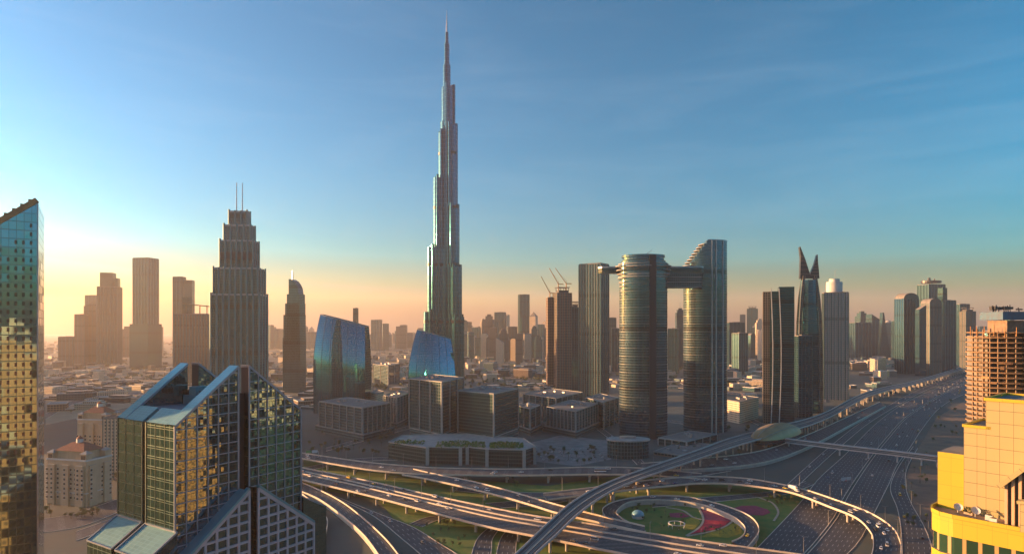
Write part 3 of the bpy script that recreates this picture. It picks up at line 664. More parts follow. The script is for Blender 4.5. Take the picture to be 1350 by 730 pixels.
# raised right part that steps down to the left
for i in range(9):
    x0 = -a2 + 2 * a2 * (.06 + .052 * i); zt_ = zl + (zr - zl) * (i + 1) / 9.0
    poly = [p for p in ell(0, 0, a2 * .995, d2 * .995, 72) if p[0] >= x0]
    if i < 8: poly = poly
    ys_ = d2 * .995 * math.sqrt(max(0, 1 - (x0 / (a2 * .995)) ** 2))
    lo_ = sorted([p for p in poly if p[1] < 0], key=lambda p: p[0]); hi_ = sorted([p for p in poly if p[1] >= 0], key=lambda p: -p[0])
    poly = [(x0, -ys_)] + lo_ + hi_ + [(x0, ys_)]
    b.prism(poly, zl + (zr - zl) * i / 9.0 + .01, zt_, 0, 1)
b.build('stepped_crown', [M['f_twin'], M['roof']], tr, smooth=30)
for i in range(9):
    x0 = -a2 + 2 * a2 * (.06 + .052 * i); z = zl + (zr - zl) * i / 9.0; c = MB(); c.prism(ell(x0 - 1, -3, 7.5, 15, 20), z - .4, z + .5, 0, 0, bottom=True); c.build('terrace', M['roofpale'], tr)
for px in (935, 940.5, 950):
    x = (px - 929.5) * s; y = -d2 * math.sqrt(max(0, 1 - (x / a2) ** 2)) - .6; c = MB(); c.box(0, 0, 0, 1.3, 1.2, zr + 1); c.build('vertical_fin', M['white'], tr, loc=(x, y, 0))
c = MB(); P = ell(0, 0, a2, d2, 48); P = [p for p in P if p[0] > -3]; P.sort(key=lambda p: math.atan2(p[1], p[0]))
for p, q in zip(P[:-1], P[1:]): c.bar((p[0], p[1], zr + .8), (q[0], q[1], zr + .8), .5, 1.6)
c.build('parapet', M['steel'], tr)
# linking sky deck
b = MB(); xa, xb = wx(789, TY + 20), wx(925, TY + 20)
br = thing('sky_bridge', 'horizontal sky deck joining the banded twin towers and projecting past the left one', 'sky bridge', ((xa + xb) / 2, TY + 22, 0)); hw = (xb - xa) / 2
pts = [(-hw, 0), (-hw + 4, -8), (-hw + 12, -11), (hw - 4, -15), (hw, -12), (hw, 12), (hw - 4, 15), (-hw + 12, 11), (-hw + 4, 8)]
b.prism(pts, wz(358.5, TY), wz(352, TY), 0, 1, bottom=True); b.build('upper_deck', [M['f_twin'], M['roofpale']], br)
xc = wx(868, TY + 20) - (xa + xb) / 2
b = MB(); b.prism(rect(xc, hw - 3, -13, 13), wz(377, TY), wz(358.5, TY) - .02, 0, 1, bottom=True); b.build('lower_deck', [M['f_stone'], M['roofpale']], br)
b = MB()
for z_ in (378, 371.5, 365, 359): b.prism(rect(xc - .5, hw - 2.5, -13.7, 13.7), wz(z_, TY), wz(z_, TY) + .9, 0, 0, bottom=True)
b.build('floor_edge', M['roofpale'], br)
b = MB(); rail_crown(b, pts, wz(352, TY), 2.0); b.build('railing', M['steel'], br)
# podium at their feet
def low_round(label, px0, px1, Y, h, mat='f_office2', tilt=0.0):
    s = Y / F; a = (px1 - px0) / 2 * s; t = thing('pavilion', label, 'building', (wx((px0 + px1) / 2, Y), Y + a * .6, 0))
    b = MB(); b.prism(ell(0, 0, a, a * .62, 36), 0, h, 0, 0); b.build('glass_wall', M[mat], t, smooth=30)
    b = MB(); b.prism(ell(0, 0, a * 1.05, a * .66, 36), h + .01, h + 1.6, 0, 0, bottom=True); b.build('roof', M['roofpale'], t, smooth=30)
    b = MB(); b.prism(ell(0, a * .1, a * .4, a * .2, 18), h + 1.61, h + 4, 0, 0); b.build('roof_plant', M['steel'], t)
    return t
low_round('round low glass pavilion with white roof at the foot of the left banded twin tower', 803, 859, 735, 20)
block('low flat roofed hall between the banded twin towers', [(868, 577), (905, 582), (945, 572)], 800, 582, 905, M['f_office'], fins=4)
block('low terraced car park building beside the metro track', [(862, 595), (905, 601), (940, 586)], 735, 601, 905, M['f_conc'], fins=0)
block('pinkish low apartment block right of the banded twin towers', [(958, 527), (975, 530), (1000, 524)], 1010, 530, 975, M['f_gold'], name='apartment_block', cat='apartment block')

# --- plain tall towers: one builder with a choice of crowns
def tower(label, px0, px1, Y, top, mat='f_teal', rot=.3, crown='flat', name='tower', cat='tower', group=None, base=0, depth=None, roofm='roof', steps=(), spire=None, extra=None, thick=.8):
    s = Y / F; W = (px1 - px0) * s; c, sn = abs(math.cos(rot)), abs(math.sin(rot))
    d = thick; ww = W / (c + d * sn); dd = ww * d; cx = wx((px0 + px1) / 2, Y + dd * .5)
    t = thing(name, label, cat, (cx, Y + dd * .5, 0), rot, group); zt = wz(top, Y)
    b = MB()
    if crown == 'round':
        zs = zt - ww * .35; b.prism(rect(-ww/2, ww/2, -dd/2, dd/2), 0, zs, 0, 1, cap=False); n = 10; pr = [(-ww/2 * math.cos(math.pi * i / n), zs + ww * .35 * math.sin(math.pi * i / n)) for i in range(n + 1)]
        for i in range(n): (xa, za), (xb, zb) = pr[i], pr[i+1]; b.face([(xa, -dd/2, za), (xb, -dd/2, zb), (xb, dd/2, zb), (xa, dd/2, za)], [(0, za), (0, zb), (dd, zb), (dd, za)], 1)
        b.face([(x, -dd/2, z) for x, z in pr], [(x, z) for x, z in pr], 0); b.face([(x, dd/2, z) for x, z in reversed(pr)], [(x, z) for x, z in reversed(pr)], 0)
    elif crown == 'slant':
        zf = lambda x, y: zt - (x + ww/2) / ww * ww * .6; b.prism(rect(-ww/2, ww/2, -dd/2, dd/2), 0, zf, 0, 1)
    elif crown == 'slant2':
        zf = lambda x, y: zt - (ww/2 - x) / ww * ww * .6; b.prism(rect(-ww/2, ww/2, -dd/2, dd/2), 0, zf, 0, 1)
    elif crown == 'step':
        h = zt; b.prism(rect(-ww/2, ww/2, -dd/2, dd/2), 0, h - ww * .55, 0, 1); b.prism(rect(-ww*.36, ww*.36, -dd*.36, dd*.36), h - ww * .55, h - ww * .2, 0, 1); b.prism(rect(-ww*.2, ww*.2, -dd*.2, dd*.2), h - ww * .2, h, 0, 1)
    elif crown == 'pyramid':
        h = zt; b.prism(rect(-ww/2, ww/2, -dd/2, dd/2), 0, h - ww * .7, 0, 1, cap=False); b.prism(rect(-ww/2, ww/2, -dd/2, dd/2), h - ww * .7, h, 1, 1, poly2=rect(-.5, .5, -.5, .5))
    elif crown == 'cyl':
        b.prism(ell(0, 0, W/2, W/2 * .9, 24), 0, zt, 0, 1)
    else:
        b.prism(rect(-ww/2, ww/2, -dd/2, dd/2), 0, zt - 3, 0, 1)
    b.build('tower_body', [M[mat], M[roofm]], t, smooth=30 if crown in ('cyl', 'round') else None)
    if px1 - px0 > 11 and crown not in ('cyl', 'pyramid'):
        zp_ = {'round': zt - ww * .36, 'slant': zt - ww * .62, 'slant2': zt - ww * .62, 'step': zt - ww * .55}.get(crown, zt - 3); nr = max(3, int((px1 - px0) / 4.5)); rw = ww * .035
        for sy in (-1, 1):
            b = MB()
            for i in range(nr + 1): b.box(-ww/2 + ww * i / nr, sy * dd/2, 0, rw, rw, zp_)
            o_ = b.build('pilaster', M['pil'], t); o_['kind'] = 'stuff'
        b = MB()
        for i in range(1, 4): b.box(-ww/2, -dd/2 + dd * i / 4, 0, rw, rw, zp_); b.box(ww/2, -dd/2 + dd * i / 4, 0, rw, rw, zp_)
        o_ = b.build('pilaster', M['pil'], t); o_['kind'] = 'stuff'
    if crown == 'flat':
        b = MB(); rail_crown(b, rect(-ww/2 + .3, ww/2 - .3, -dd/2 + .3, dd/2 - .3), zt - 3, 1.8); b.box(ww * .1, 0, zt - 3, ww * .42, dd * .4, 3); b.build('roof_plant', M['roofdark'], t)
    if crown == 'frame':
        b = MB(); b.prism(rect(-ww*.33, ww*.33, -dd*.33, dd*.33), zt - 3, zt + 3, 0, 0)
        for x in (-.33, 0, .33):
            for y in (-.33, .33): b.bar((ww * x, dd * y, zt), (ww * x, dd * y, zt + 10), 1.2)
        rail_crown(b, rect(-ww*.4, ww*.4, -dd*.4, dd*.4), zt + 9, 1.6); b.build('roof_frame', M['darkmetal'], t)
    if crown == 'dome':
        b = MB(); n = 16
        for i in range(5):
            a0, a1 = math.pi/2 * i / 5, math.pi/2 * (i+1) / 5; r_ = ww * .34
            b.prism(ell(0, 0, r_ * math.cos(a0), r_ * math.cos(a0), n), zt - 3 + r_ * math.sin(a0), zt - 3 + r_ * math.sin(a1), 0, 0, poly2=ell(0, 0, max(r_ * math.cos(a1), .1), max(r_ * math.cos(a1), .1), n))
        b.build('dome', M['roofpale'], t)
    if spire:
        b = MB(); b.tube((0, 0, zt - 4), (0, 0, wz(spire, Y)), max(.5, .35 * s), .3 * s, 6); b.build('spire', M['steel'], t)
    return t

tower('tall ribbed tower with plain flat top, left of the banded twin towers', 763, 803, 1275, 346, 'f_ribdark', -.62, 'flat', thick=.75)
# left clump in the golden haze
HG = 2450.0
tower('low square block at the far left end of the hazy left group', 80, 99.5, HG, 443, 'f_brown', .2)
tower('shorter hazy tower of the joined pair, left half', 100.5, 114, HG, 413.5, 'f_brown', .15)
tower('hazy tower of the joined pair with an open crown, right half', 113.5, 130, HG + 40, 402, 'f_brown', .15, 'frame')
tower('pale hazy tower peeping up behind the joined pair', 114.5, 129, HG + 500, 388.5, 'f_addr', .15)
t = tower('tall hazy green grey tower with stepped shoulders, left of the flat topped one', 131, 158.5, HG, 377, 'f_teal', .25)
b = MB(); q = HG / F; b.box(-2 * q, 0, wz(377, HG) - 3, 15 * q, 14 * q, wz(359, HG) - wz(377, HG) + 3); b.box(8 * q, 0, wz(377, HG) - 3, 6 * q, 10 * q, wz(366, HG) - wz(377, HG) + 3); b.build('upper_storeys', M['f_teal'], t)
t = tower('tall flat topped ribbed tower standing alone in the hazy left group', 179, 205.5, HG - 60, 339, 'f_teal', -.2)
b = MB(); b.box(0, 0, 0, 27.5 * q, 24 * q, wz(427, HG)); b.build('podium', M['f_teal'], t)
t = tower('slim hazy tower with a lower right shoulder, left of the stepped tower with twin masts', 229, 244, HG - 200, 364, 'f_addr', .2)
b = MB(); b.box(11 * q, 4, 0, 9 * q, 12 * q, wz(374, HG)); b.build('shoulder', M['f_addr'], t)
t = tower('broad brown hazy slab with slanted roof beam, beside the stepped tower with twin masts', 233, 283, 1750, 413, 'f_brown', -.12, 'flat', thick=.4)
q = 1750 / F; b = MB(); b.bar((-16 * q, 0, wz(400, 1750)), (24 * q, 0, wz(404, 1750)), 16, 2.6); 
for x in (-14, -4, 6, 16, 23): b.bar((x * q, 0, wz(414, 1750)), (x * q, 0, wz(402, 1750)), 2)
b.build('roof_beam', M['f_brown'], t)
b = MB(); b.box(-15 * q, 8, 0, 9 * q, 16, wz(391, 1750)); b.build('lift_tower', M['f_dark'], t)
tower('low hazy block between the two tall hazy left towers', 158, 178, 3300, 430, 'f_brown', .3, 'step')
tower('low hazy block right of the flat topped ribbed tower', 205, 215, 3300, 430.5, 'f_brown', .3)
tower('short slim dark tower peeping over the right shoulder of the wide blue glass tower', 465, 473, 2400, 405.5, 'f_teal', .2)

# towers under construction
CY = 1536.0; q = CY / F
def crane(t, x, y, z, h, jib, ang, az):
    b = MB(); b.bar((x, y, z), (x, y, z + h), 1.6); d = Vector((math.cos(az) * math.cos(ang), math.sin(az) * math.cos(ang), math.sin(ang)))
    p = Vector((x, y, z + h)); b.bar(p, p + d * jib, 1.3); b.bar(p, p - Vector((d.x, d.y, 0)).normalized() * jib * .28, 1.6, 1.8); b.bar(p + Vector((0, 0, 6)), p + d * jib * .8, .4); b.bar(p, p + Vector((0, 0, 7)), .8)
    b.build('tower_crane', M['crane'], t)
t = tower('unfinished concrete tower with cranes and rough open crown', 729, 753.5, CY, 384, 'f_conc', .3, 'frame')
crane(t, -10, 0, wz(384, CY), 18, 44, R(60), R(170)); crane(t, 12, 4, wz(384, CY), 20, 46, R(55), R(160))
t = tower('narrow unfinished slab lit orange, attached left of the concrete tower with cranes', 720, 730, CY + 20, 391, 'f_conc', .3)
crane(t, 0, 0, wz(391, CY), 10, 46, R(62), R(150))
tower('dark unfinished block attached right of the concrete tower with cranes', 752, 763.5, CY + 10, 403, 'f_dark', .2, 'frame')

# right hand group
KY = 1004.0; q = KY / F
t = thing('tower', 'dark glass tower with an orange lit side strip and two bowed white edges', 'tower', (wx(1026, KY + 14), KY + 14, 0), R(-19))
b = MB(); b.prism(rect(-19.5 * q, -11 * q, -12, 12), 0, wz(384, KY), 0, 1); b.build('stone_strip', [M['f_brown'], M['roof']], t)
b = MB(); b.prism(rect(-11 * q, 19 * q, -13, 13), 0, wz(382, KY) - 2, 0, 1); b.prism(rect(0, 19 * q, -14, 13.5), 0, wz(378, KY), 0, 1); b.build('glass_block', [M['f_dark'], M['roof']], t)
for x0, bow in ((-9.5, 2.2), (.3, 2.6)):
    b = MB(); Zt = wz(380, KY); n = 12
    for i in range(n):
        f0, f1 = i / n, (i + 1) / n; X0 = (x0 + bow * math.sin(math.pi * f0)) * q; X1 = (x0 + bow * math.sin(math.pi * f1)) * q
        b.bar((X0, -14.6, Zt * (1 - f0)), (X1, -14.6, Zt * (1 - f1)), 1.3, 1.6, up=(0, 1, 0))
    b.build('bowed_edge', M['white'], t)
tower('small dark glass annexe tower below the horned tower', 1047, 1068, 1075, 441, 'f_dark', .1)
GY = 1128.0; q = GY / F
t = thing('tower', 'dark pointed tower crowned by two curved horns', 'tower', (wx(1066.5, GY + 20), GY + 20, 0), R(-12))
b = MB(); zb = wz(368, GY); a = 14.5 * q; b.prism(ell(0, 0, a, a * .85, 12, R(15)), 0, zb * .6, 0, 1, poly2=ell(0, 0, a * .97, a * .83, 12, R(15))); b.prism(ell(0, 0, a * .97, a * .83, 12, R(15)), zb * .6, zb, 0, 1, poly2=ell(0, 0, a * .72, a * .62, 12, R(15))); b.build('tower_body', [M['f_dark'], M['roof']], t)
for sx in (-1, 1):
    for sy in (-1, 1):
        b = MB(); n = 14
        prof = [(1.18, 0), (1.18, .25), (1.14, .5), (1.05, .72), (.92, .86), (.74, .96), (.60, 1.03)]
        for (k0, h0), (k1, h1) in zip(prof[:-1], prof[1:]): b.bar((sx * a * k0 * .8, sy * a * .55 * k0, zb * h0), (sx * a * k1 * .8, sy * a * .55 * k1, zb * h1), 4.2, 3.2)
        b.build('corner_rib', M['f_brown'], t)
def horn(prof_out, prof_in):
    """curved blade: outer and inner edge given as (photo px from axis, photo py)"""
    b = MB(); n = 14
    def smp(P, f):
        k = f * (len(P) - 1); i = min(int(k), len(P) - 2); u = k - i; return (P[i][0] + (P[i+1][0] - P[i][0]) * u, P[i][1] + (P[i+1][1] - P[i][1]) * u)
    L = [(smp(prof_out, i / n), smp(prof_in, i / n)) for i in range(n + 1)]
    for (o0, i0), (o1, i1) in zip(L[:-1], L[1:]):
        th0 = 5.5; q_ = [(o0[0] * q, wz(o0[1], GY)), (i0[0] * q, wz(i0[1], GY)), (i1[0] * q, wz(i1[1], GY)), (o1[0] * q, wz(o1[1], GY))]
        for y in (-th0, th0): b.face([(x, y, z) for x, z in (q_ if y < 0 else list(reversed(q_)))], None, 0)
        b.face([(q_[0][0], -th0, q_[0][1]), (q_[0][0], th0, q_[0][1]), (q_[3][0], th0, q_[3][1]), (q_[3][0], -th0, q_[3][1])], None, 0); b.face([(q_[1][0], -th0, q_[1][1]), (q_[1][0], th0, q_[1][1]), (q_[2][0], th0, q_[2][1]), (q_[2][0], -th0, q_[2][1])], None, 0)
    h_ = b.build('horn', M['darkmetal'], t)
    for o, i_ in L[::2]:
        if abs(o[0] - i_[0]) > 1: c = MB(); c.bar((o[0] * q, -6, wz(o[1], GY)), (i_[0] * q, -6, wz(i_[1], GY)), .9, .9); c.build('rib', M['f_brown'], h_)
horn([(-12, 366), (-11.5, 352), (-11, 338), (-12.5, 323.5)], [(2, 366), (-2, 352), (-5.5, 340), (-11.5, 323.5)])
horn([(12, 366), (11.5, 356), (10.5, 346), (10, 334.5)], [(-1, 366), (2.5, 356), (6, 347), (9.2, 334.5)])
WY = 1342.0; q = WY / F
t = tower('white ribbed tower with a round white cap and thin spire', 1084, 1118, WY, 384, 'f_white', -.32, 'flat', spire=355, thick=.7)
b = MB(); b.prism(ell(-1 * q, 0, 10 * q, 9 * q, 24), wz(384, WY) - 3, wz(371, WY), 0, 1); b.prism(ell(-1 * q, 0, 6.5 * q, 6 * q, 24), wz(371, WY), wz(367, WY), 0, 1); b.build('round_cap', [M['white'], M['white']], t, smooth=30)

# far right group
tower('dark square edged block far off right of the white ribbed tower', 1120, 1145, 3000, 424.5, 'f_dark', .1)
tower('stepped dark tower behind the dark square edged block', 1129, 1143, 3300, 410, 'f_dark', .2, 'step')
tower('dark tower sloping down to the right, beside the dark square edged block', 1144, 1160, 3050, 414, 'f_dark', .15, 'slant')
t = thing('tower', 'tall thin leaning blade tower in the distance right of the white ribbed tower', 'tower', (wx(1165, 3000), 3000, 0)); q = 3000 / F
b = MB(); b.prism(rect(-6 * q, 8 * q, -12, 12), 0, wz(412, 3000), 0, 1, poly2=rect(-3 * q, -1.5 * q, -12, 12)); b.build('tower_body', [M['f_dark'], M['steel']], t)
tower('slim distant dark slab left of the round topped glass tower', 1176, 1183, 2900, 422, 'f_dark', .1)
tower('round topped dark glass tower near the highway bend', 1183.5, 1207, 2107, 386, 'f_dark', .12, 'round')
t = tower('tall tower with a disc shaped roof deck behind the round shouldered tower', 1214, 1241, 2500, 374, 'f_dark', .15, 'flat'); q = 2500 / F
b = MB(); b.prism(ell(0, 0, 12.5 * q, 11 * q, 24), wz(372.5, 2500), wz(369.5, 2500), 0, 0, bottom=True); b.tube((-3 * q, 0, wz(370, 2500)), (-3 * q, 0, wz(365.5, 2500)), 6, 5, 10); b.tube((5 * q, 0, wz(370, 2500)), (5 * q, 0, wz(366.5, 2500)), 3, 2.5, 8); b.build('roof_deck', M['darkmetal'], t)
tower('dark tower with pointed roof left of the round shouldered tower', 1208.5, 1219, 2010, 402, 'f_dark', .1, 'slant2')
tower('warm toned tower with rounded shoulder beside the highway bend', 1217, 1238, 2034, 393, 'f_brown', .2, 'round')
t = tower('tall plain tower right of the round shouldered tower', 1238, 1257, 2100, 395, 'f_dark', .2); q = 2100 / F
b = MB(); b.box(-6 * q, 0, wz(395, 2100) - 3, 7 * q, 20, wz(378, 2100) - wz(395, 2100)); b.build('upper_storeys', M['f_dark'], t)
tower('distant tower with flat roof left of the unfinished tower on the right', 1260, 1275, 2600, 400, 'f_dark', .1)
tower('distant tower with dark roof frame half hidden by the unfinished tower on the right', 1268, 1283, 2400, 409, 'f_brown', .1, 'frame')
block('white low rise building near the foot of the round topped dark tower', [(1146, 472), (1157, 474), (1168, 471)], 2000, 474, 1157, M['f_gold'], name='apartment_block', cat='apartment block')

# ------------------------------------------------------------------ near buildings
# --- mirror glass gabled tower
M['panelteal'] = facade('pale_teal_roof_glass', (.30, .56, .55), (.14, .32, .36), bay=2.6, floor=1.1, mull=.10, band=.14, metal=.35, rough=.22, tilt=.03, var=.35, frame_metal=.3, dark=.6)
M['mull'] = surf('blue_grey_mullion', (.24, .30, .36), (.19, .24, .30), .2, .4, .35)
M['mullgreen'] = surf('green_grey_mullion', (.08, .14, .12), (.06, .12, .10), .2, .4, .35)
M['teal'] = surf('teal_cladding', (.10, .30, .36), (.08, .24, .30), .1, .35, .3)
M['roofblue'] = surf('blue_roof', (.09, .17, .23), (.12, .18, .22), .1, .5)
M['roofbrown'] = surf('brown_roof', (.13, .12, .11), (.10, .10, .09), .15, .8)
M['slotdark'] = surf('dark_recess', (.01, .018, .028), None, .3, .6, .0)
M['lattice'] = surf('lattice_cladding', (.36, .38, .44), (.29, .31, .36), .15, .5, .15)
DL = (wx(230.2, 200.0), 200.0); TH = R(58)
dt = thing('hotel_tower', 'mirror glass gabled tower with split pointed roofs and orange reflections in the foreground', 'tower', (*DL, 0), TH)
W, D, ZE, ZR = 48.4, 33.6, 119.5, 138.5
G0, G1, S0, S1 = 16.2, 18.4, 22.1, 26.3          # groove across the depth, slot across the width
XC = (S0 + S1) / 2
def gable_z(x): return ZE + (ZR - ZE) * (1 - abs(x - XC) / (XC if x < XC else W - XC)) * (1 if True else 0)
# four quarters of glass body
for nm, x0, x1 in (('left', 0, S0), ('right', S1, W)):
    for y0, y1 in ((0, G0), (G1, D)):
        b = MB(); pts = rect(x0, x1, y0, y1); u = [0, 0]
        # faces: left end / right end get the greener glass
        for (p, q) in zip(pts, pts[1:] + pts[:1]):
            L_ = math.hypot(q[0]-p[0], q[1]-p[1]); end = abs(p[0] - q[0]) < .01; o_ = p[1] if end else p[0]; sg = 1 if (q[1] - p[1] if end else q[0] - p[0]) > 0 else -1
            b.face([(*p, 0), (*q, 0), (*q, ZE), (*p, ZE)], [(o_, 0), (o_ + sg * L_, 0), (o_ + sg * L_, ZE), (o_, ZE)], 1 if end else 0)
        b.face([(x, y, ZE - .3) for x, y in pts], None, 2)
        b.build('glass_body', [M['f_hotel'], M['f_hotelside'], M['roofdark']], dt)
# gable plates: tall triangles over front and rear
for y0, y1 in ((0, 4.2), (D - 4.2, D)):
    for x0, x1 in ((0, S0), (S1, W)):
        zi, zo = gable_z(x0), gable_z(x1); b = MB()
        lowx, highx = (x0, x1) if x0 < XC - 3 else (x1, x0); zh = gable_z(highx)
        for y in (y0, y1):
            tri = [(lowx, y, ZE), (highx, y, ZE), (highx, y, zh)]; b.face(tri, [(p[0], p[2]) for p in tri], 0)
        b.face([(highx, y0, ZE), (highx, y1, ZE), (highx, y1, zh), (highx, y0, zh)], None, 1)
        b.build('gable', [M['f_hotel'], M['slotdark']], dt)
        b = MB(); e = .35
        b.face([(lowx, y0 - e, ZE + e), (lowx, y1 + e, ZE + e), (highx, y1 + e, zh + e), (highx, y0 - e, zh + e)], [(0, 0), (y1 - y0, 0), (y1 - y0, 30), (0, 30)], 0)
        for y in (y0 - e, y1 + e): b.face([(lowx, y, ZE - .6), (highx, y, zh - .6), (highx, y, zh + e), (lowx, y, ZE + e)], None, 1)
        b.face([(highx, y0 - e, zh - .6), (highx, y1 + e, zh - .6), (highx, y1 + e, zh + e), (highx, y0 - e, zh + e)], None, 1)
        b.build('sloped_coping', [M['panelteal'], M['mull']], dt)
# low sloped eave panels across the full depth, then the sunken flat roof
EX = 5.2; ZF = gable_z(EX) - .2
for x0, x1 in ((0, EX), (W, W - EX)):
    for y0, y1 in ((4.2 + .4, G0), (G1, D - 4.6)):
        b = MB(); b.face([(x0, y0, ZE + .2), (x0, y1, ZE + .2), (x1, y1, ZF + .3), (x1, y0, ZF + .3)], [(y0, 0), (y1, 0), (y1, 6.7), (y0, 6.7)], 0)
        b.face([(x1, y0, ZF - 4), (x1, y1, ZF - 4), (x1, y1, ZF + .3), (x1, y0, ZF + .3)], None, 1)
        for yy in (y0, y1): b.face([(x0, yy, ZE - .3), (x1, yy, ZE - .3), (x1, yy, ZF + .3), (x0, yy, ZE + .2)], None, 1)
        b.build('eave_panel', [M['panelteal'], M['teal']], dt)
b = MB(); b.face([(EX, 4.3, ZF - .6), (XC - 4, 4.3, ZF - .6), (XC - 4, D - 4.3, ZF - .6), (EX, D - 4.3, ZF - .6)], None, 0)
b.face([(XC + 4, 4.3, ZF - .6), (W - EX, 4.3, ZF - .6), (W - EX, D - 4.3, ZF - .6), (XC + 4, D - 4.3, ZF - .6)], None, 0)
b.face([(EX + .1, 4.3, ZF - .55), (XC - 4.2, 4.3, ZF - .55), (XC - 4.2, 14, ZF - .55), (EX + .1, 14, ZF - .55)], None, 1); b.build('flat_roof', [M['roofblue'], M['roofbrown']], dt)
b = MB(); b.box(XC, D / 2, ZE - 1, 8, D - 9, ZF - ZE + 3.5); b.box(XC - 1, D * .72, ZF + 2.4, 5, 4, 3.2); b.box(XC + 1.5, D * .35, ZF + 2.4, 3, 5, 2.2); b.build('roof_plant', M['teal'], dt)
# recess linings
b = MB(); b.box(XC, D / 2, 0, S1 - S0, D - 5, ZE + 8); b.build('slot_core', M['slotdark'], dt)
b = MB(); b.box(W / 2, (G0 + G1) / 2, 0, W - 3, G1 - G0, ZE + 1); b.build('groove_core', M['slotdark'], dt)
# mullion lattices on the front face, bars clipped by the gable
for x0, x1 in ((0, S0), (S1, W)):
    b = MB(); nx = 6
    for i in range(nx + 1):
        x = x0 + (x1 - x0) * i / nx; b.box(x, -.18, 60, .34 if i not in (0, nx) else .6, .36, gable_z(x) - 60)
    z = 62.0
    while z < ZR - .5:
        if z < ZE: xa, xb = x0, x1
        else:
            k = (z - ZE) / (ZR - ZE); 
            if x0 < XC - 3: xa, xb = XC * k, x1
            else: xa, xb = x0, W - (W - XC) * k
        if xb - xa > .5: b.box((xa + xb) / 2, -.15, z, xb - xa, .28, .26)
        z += 3.3
    b.build('mullion_grid', M['mull'], dt)
for y0, y1 in ((0, G0), (G1, D)):
    b = MB()
    for i in range(0, 7, 2): b.box(-.05, y0 + (y1 - y0) * i / 6, 60, .12 if 0 < i < 6 else .3, .13 if 0 < i < 6 else .45, ZE - 60)
    z = 62.0
    while z < ZE: b.box(-.04, (y0 + y1) / 2, z, .09, y1 - y0, .13); z += 3.3
    b.build('mullion_grid', M['mullgreen'], dt)
# lower flared gables on the front with a heavy pale lattice
LZ, LE, LY = 97.0, 77.5, -5.2; XA, XB = -1.2, 49.8
def lgz(x): return LE + (LZ - LE) * (1 - abs(x - XC) / (XC - XA if x < XC else XB - XC))
for x0, x1 in ((XA, S0 + .3), (S1 - .3, XB)):
    lowx, highx = (x0, x1) if x0 < XC - 3 else (x1, x0); zl_, zh = lgz(lowx), lgz(highx)
    b = MB(); q = [(lowx, LY, 0), (highx, LY, 0), (highx, LY, zh), (lowx, LY, zl_)]; b.face(q, [(p[0], p[2]) for p in q], 0)
    q = [(lowx, LY, zl_), (highx, LY, zh), (highx, 0, zh), (lowx, 0, zl_)]; b.face(q, None, 1)
    for xx, zz in ((lowx, zl_), (highx, zh)): q = [(xx, LY, 0), (xx, 0, 0), (xx, 0, zz), (xx, LY, zz)]; b.face(q, [(p[1], p[2]) for p in q], 0)
    b.build('lower_gable', [M['f_hotel'], M['teal']], dt)
    b = MB(); nx = 6
    for i in range(nx + 1):
        x = x0 + (x1 - x0) * i / nx; b.box(x, LY - .3, 40, .8, .6, lgz(x) - 40)
    z = 42.0
    while z < LZ:
        if z < LE: xa, xb = x0, x1
        else:
            k = (z - LE) / (LZ - LE); xa, xb = (XA + (XC - XA) * k, x1) if x0 < XC - 3 else (x0, XB - (XB - XC) * k)
        if xb - xa > .8: b.box((xa + xb) / 2, LY - .27, z, xb - xa, .54, .75)
        z += 3.3
    b.bar((lowx, LY - .35, zl_ - .2), (highx, LY - .35, zh - .2), .8, 1.3); b.build('lattice', M['lattice'], dt)
    b = MB(); b.bar((lowx, LY - .1, zl_ + .75), (highx, LY - .1, zh + .75), 1.6, .7); b.build('gable_coping', M['teal'], dt)
# side lean-tos with pale sloping roof glass
for sx, xw, xo in ((-1, 0, -9.5), (1, W, W + 11)):
    for y0, y1 in ((-1.5, G0), (G1, D)):
        b = MB(); zt_, zo_ = 86.8, 80.8
        b.face([(xw, y0, zt_), (xw, y1, zt_), (xo, y1, zo_), (xo, y0, zo_)], [(y0, 0), (y1, 0), (y1, 10), (y0, 10)], 0)
        b.face([(xo, y0, 0), (xo, y1, 0), (xo, y1, zo_), (xo, y0, zo_)], [(y0, 0), (y1, 0), (y1, zo_), (y0, zo_)], 1)
        for yy in (y0, y1): b.face([(xo, yy, 0), (xw, yy, 0), (xw, yy, zt_), (xo, yy, zo_)], [(xo, 0), (xw, 0), (xw, zt_), (xo, zo_)], 2)
        b.build('side_wing', [M['panelteal'], M['f_hotelside'], M['f_hotel']], dt)
        b = MB(); b.bar((xo, y0, zo_ + .2), (xo, y1, zo_ + .2), .5, .5); b.bar((xw + sx * .3, y0, zt_ + .2), (xw + sx * .3, y1, zt_ + .2), .5, .5); b.bar((xo, y0, zo_ + .2), (xw, y0, zt_ + .2), .5, .5); b.bar((xo, y1, zo_ + .2), (xw, y1, zt_ + .2), .5, .5); b.build('wing_coping', M['mull'], dt)

# --- dark tower at the left edge with the slanted gold top
lt = thing('tower', 'tall dark reflective tower with slanted roof cut off by the left edge of the view', 'tower', (wx(49, 262), 262, 0), R(33))
b = MB(); zc_ = wz(265, 262)
zf = lambda x, y: zc_ + x * .80
b.prism(rect(-46, 0, 0, 44), 0, zf, 0, 1); b.build('tower_body', [M['f_left'], M['roof']], lt)
M['goldtrim'] = surf('bronze_trim', (.34, .20, .09), (.22, .13, .07), .3, .45, .4)
b = MB(); b.bar((-46, .4, zf(-46, 0) + .4), (0, .4, zf(0, 0) + .4), 2.4, 2.0); b.build('roof_trim', M['goldtrim'], lt)
for i in range(9): c = MB(); c.box(0, 0, 0, 1.5, 1.8, 1.6); c.build('roof_block', M['goldtrim'], lt, loc=(-2.2 - i * 2.6, 1.2, zf(-2.2 - i * 2.6, 0) + .7))
wd = MB(); wd.face([(0, 0, 0), (.85, 0, 0), (.85, 0, 1.7), (0, 0, 1.7)]); 
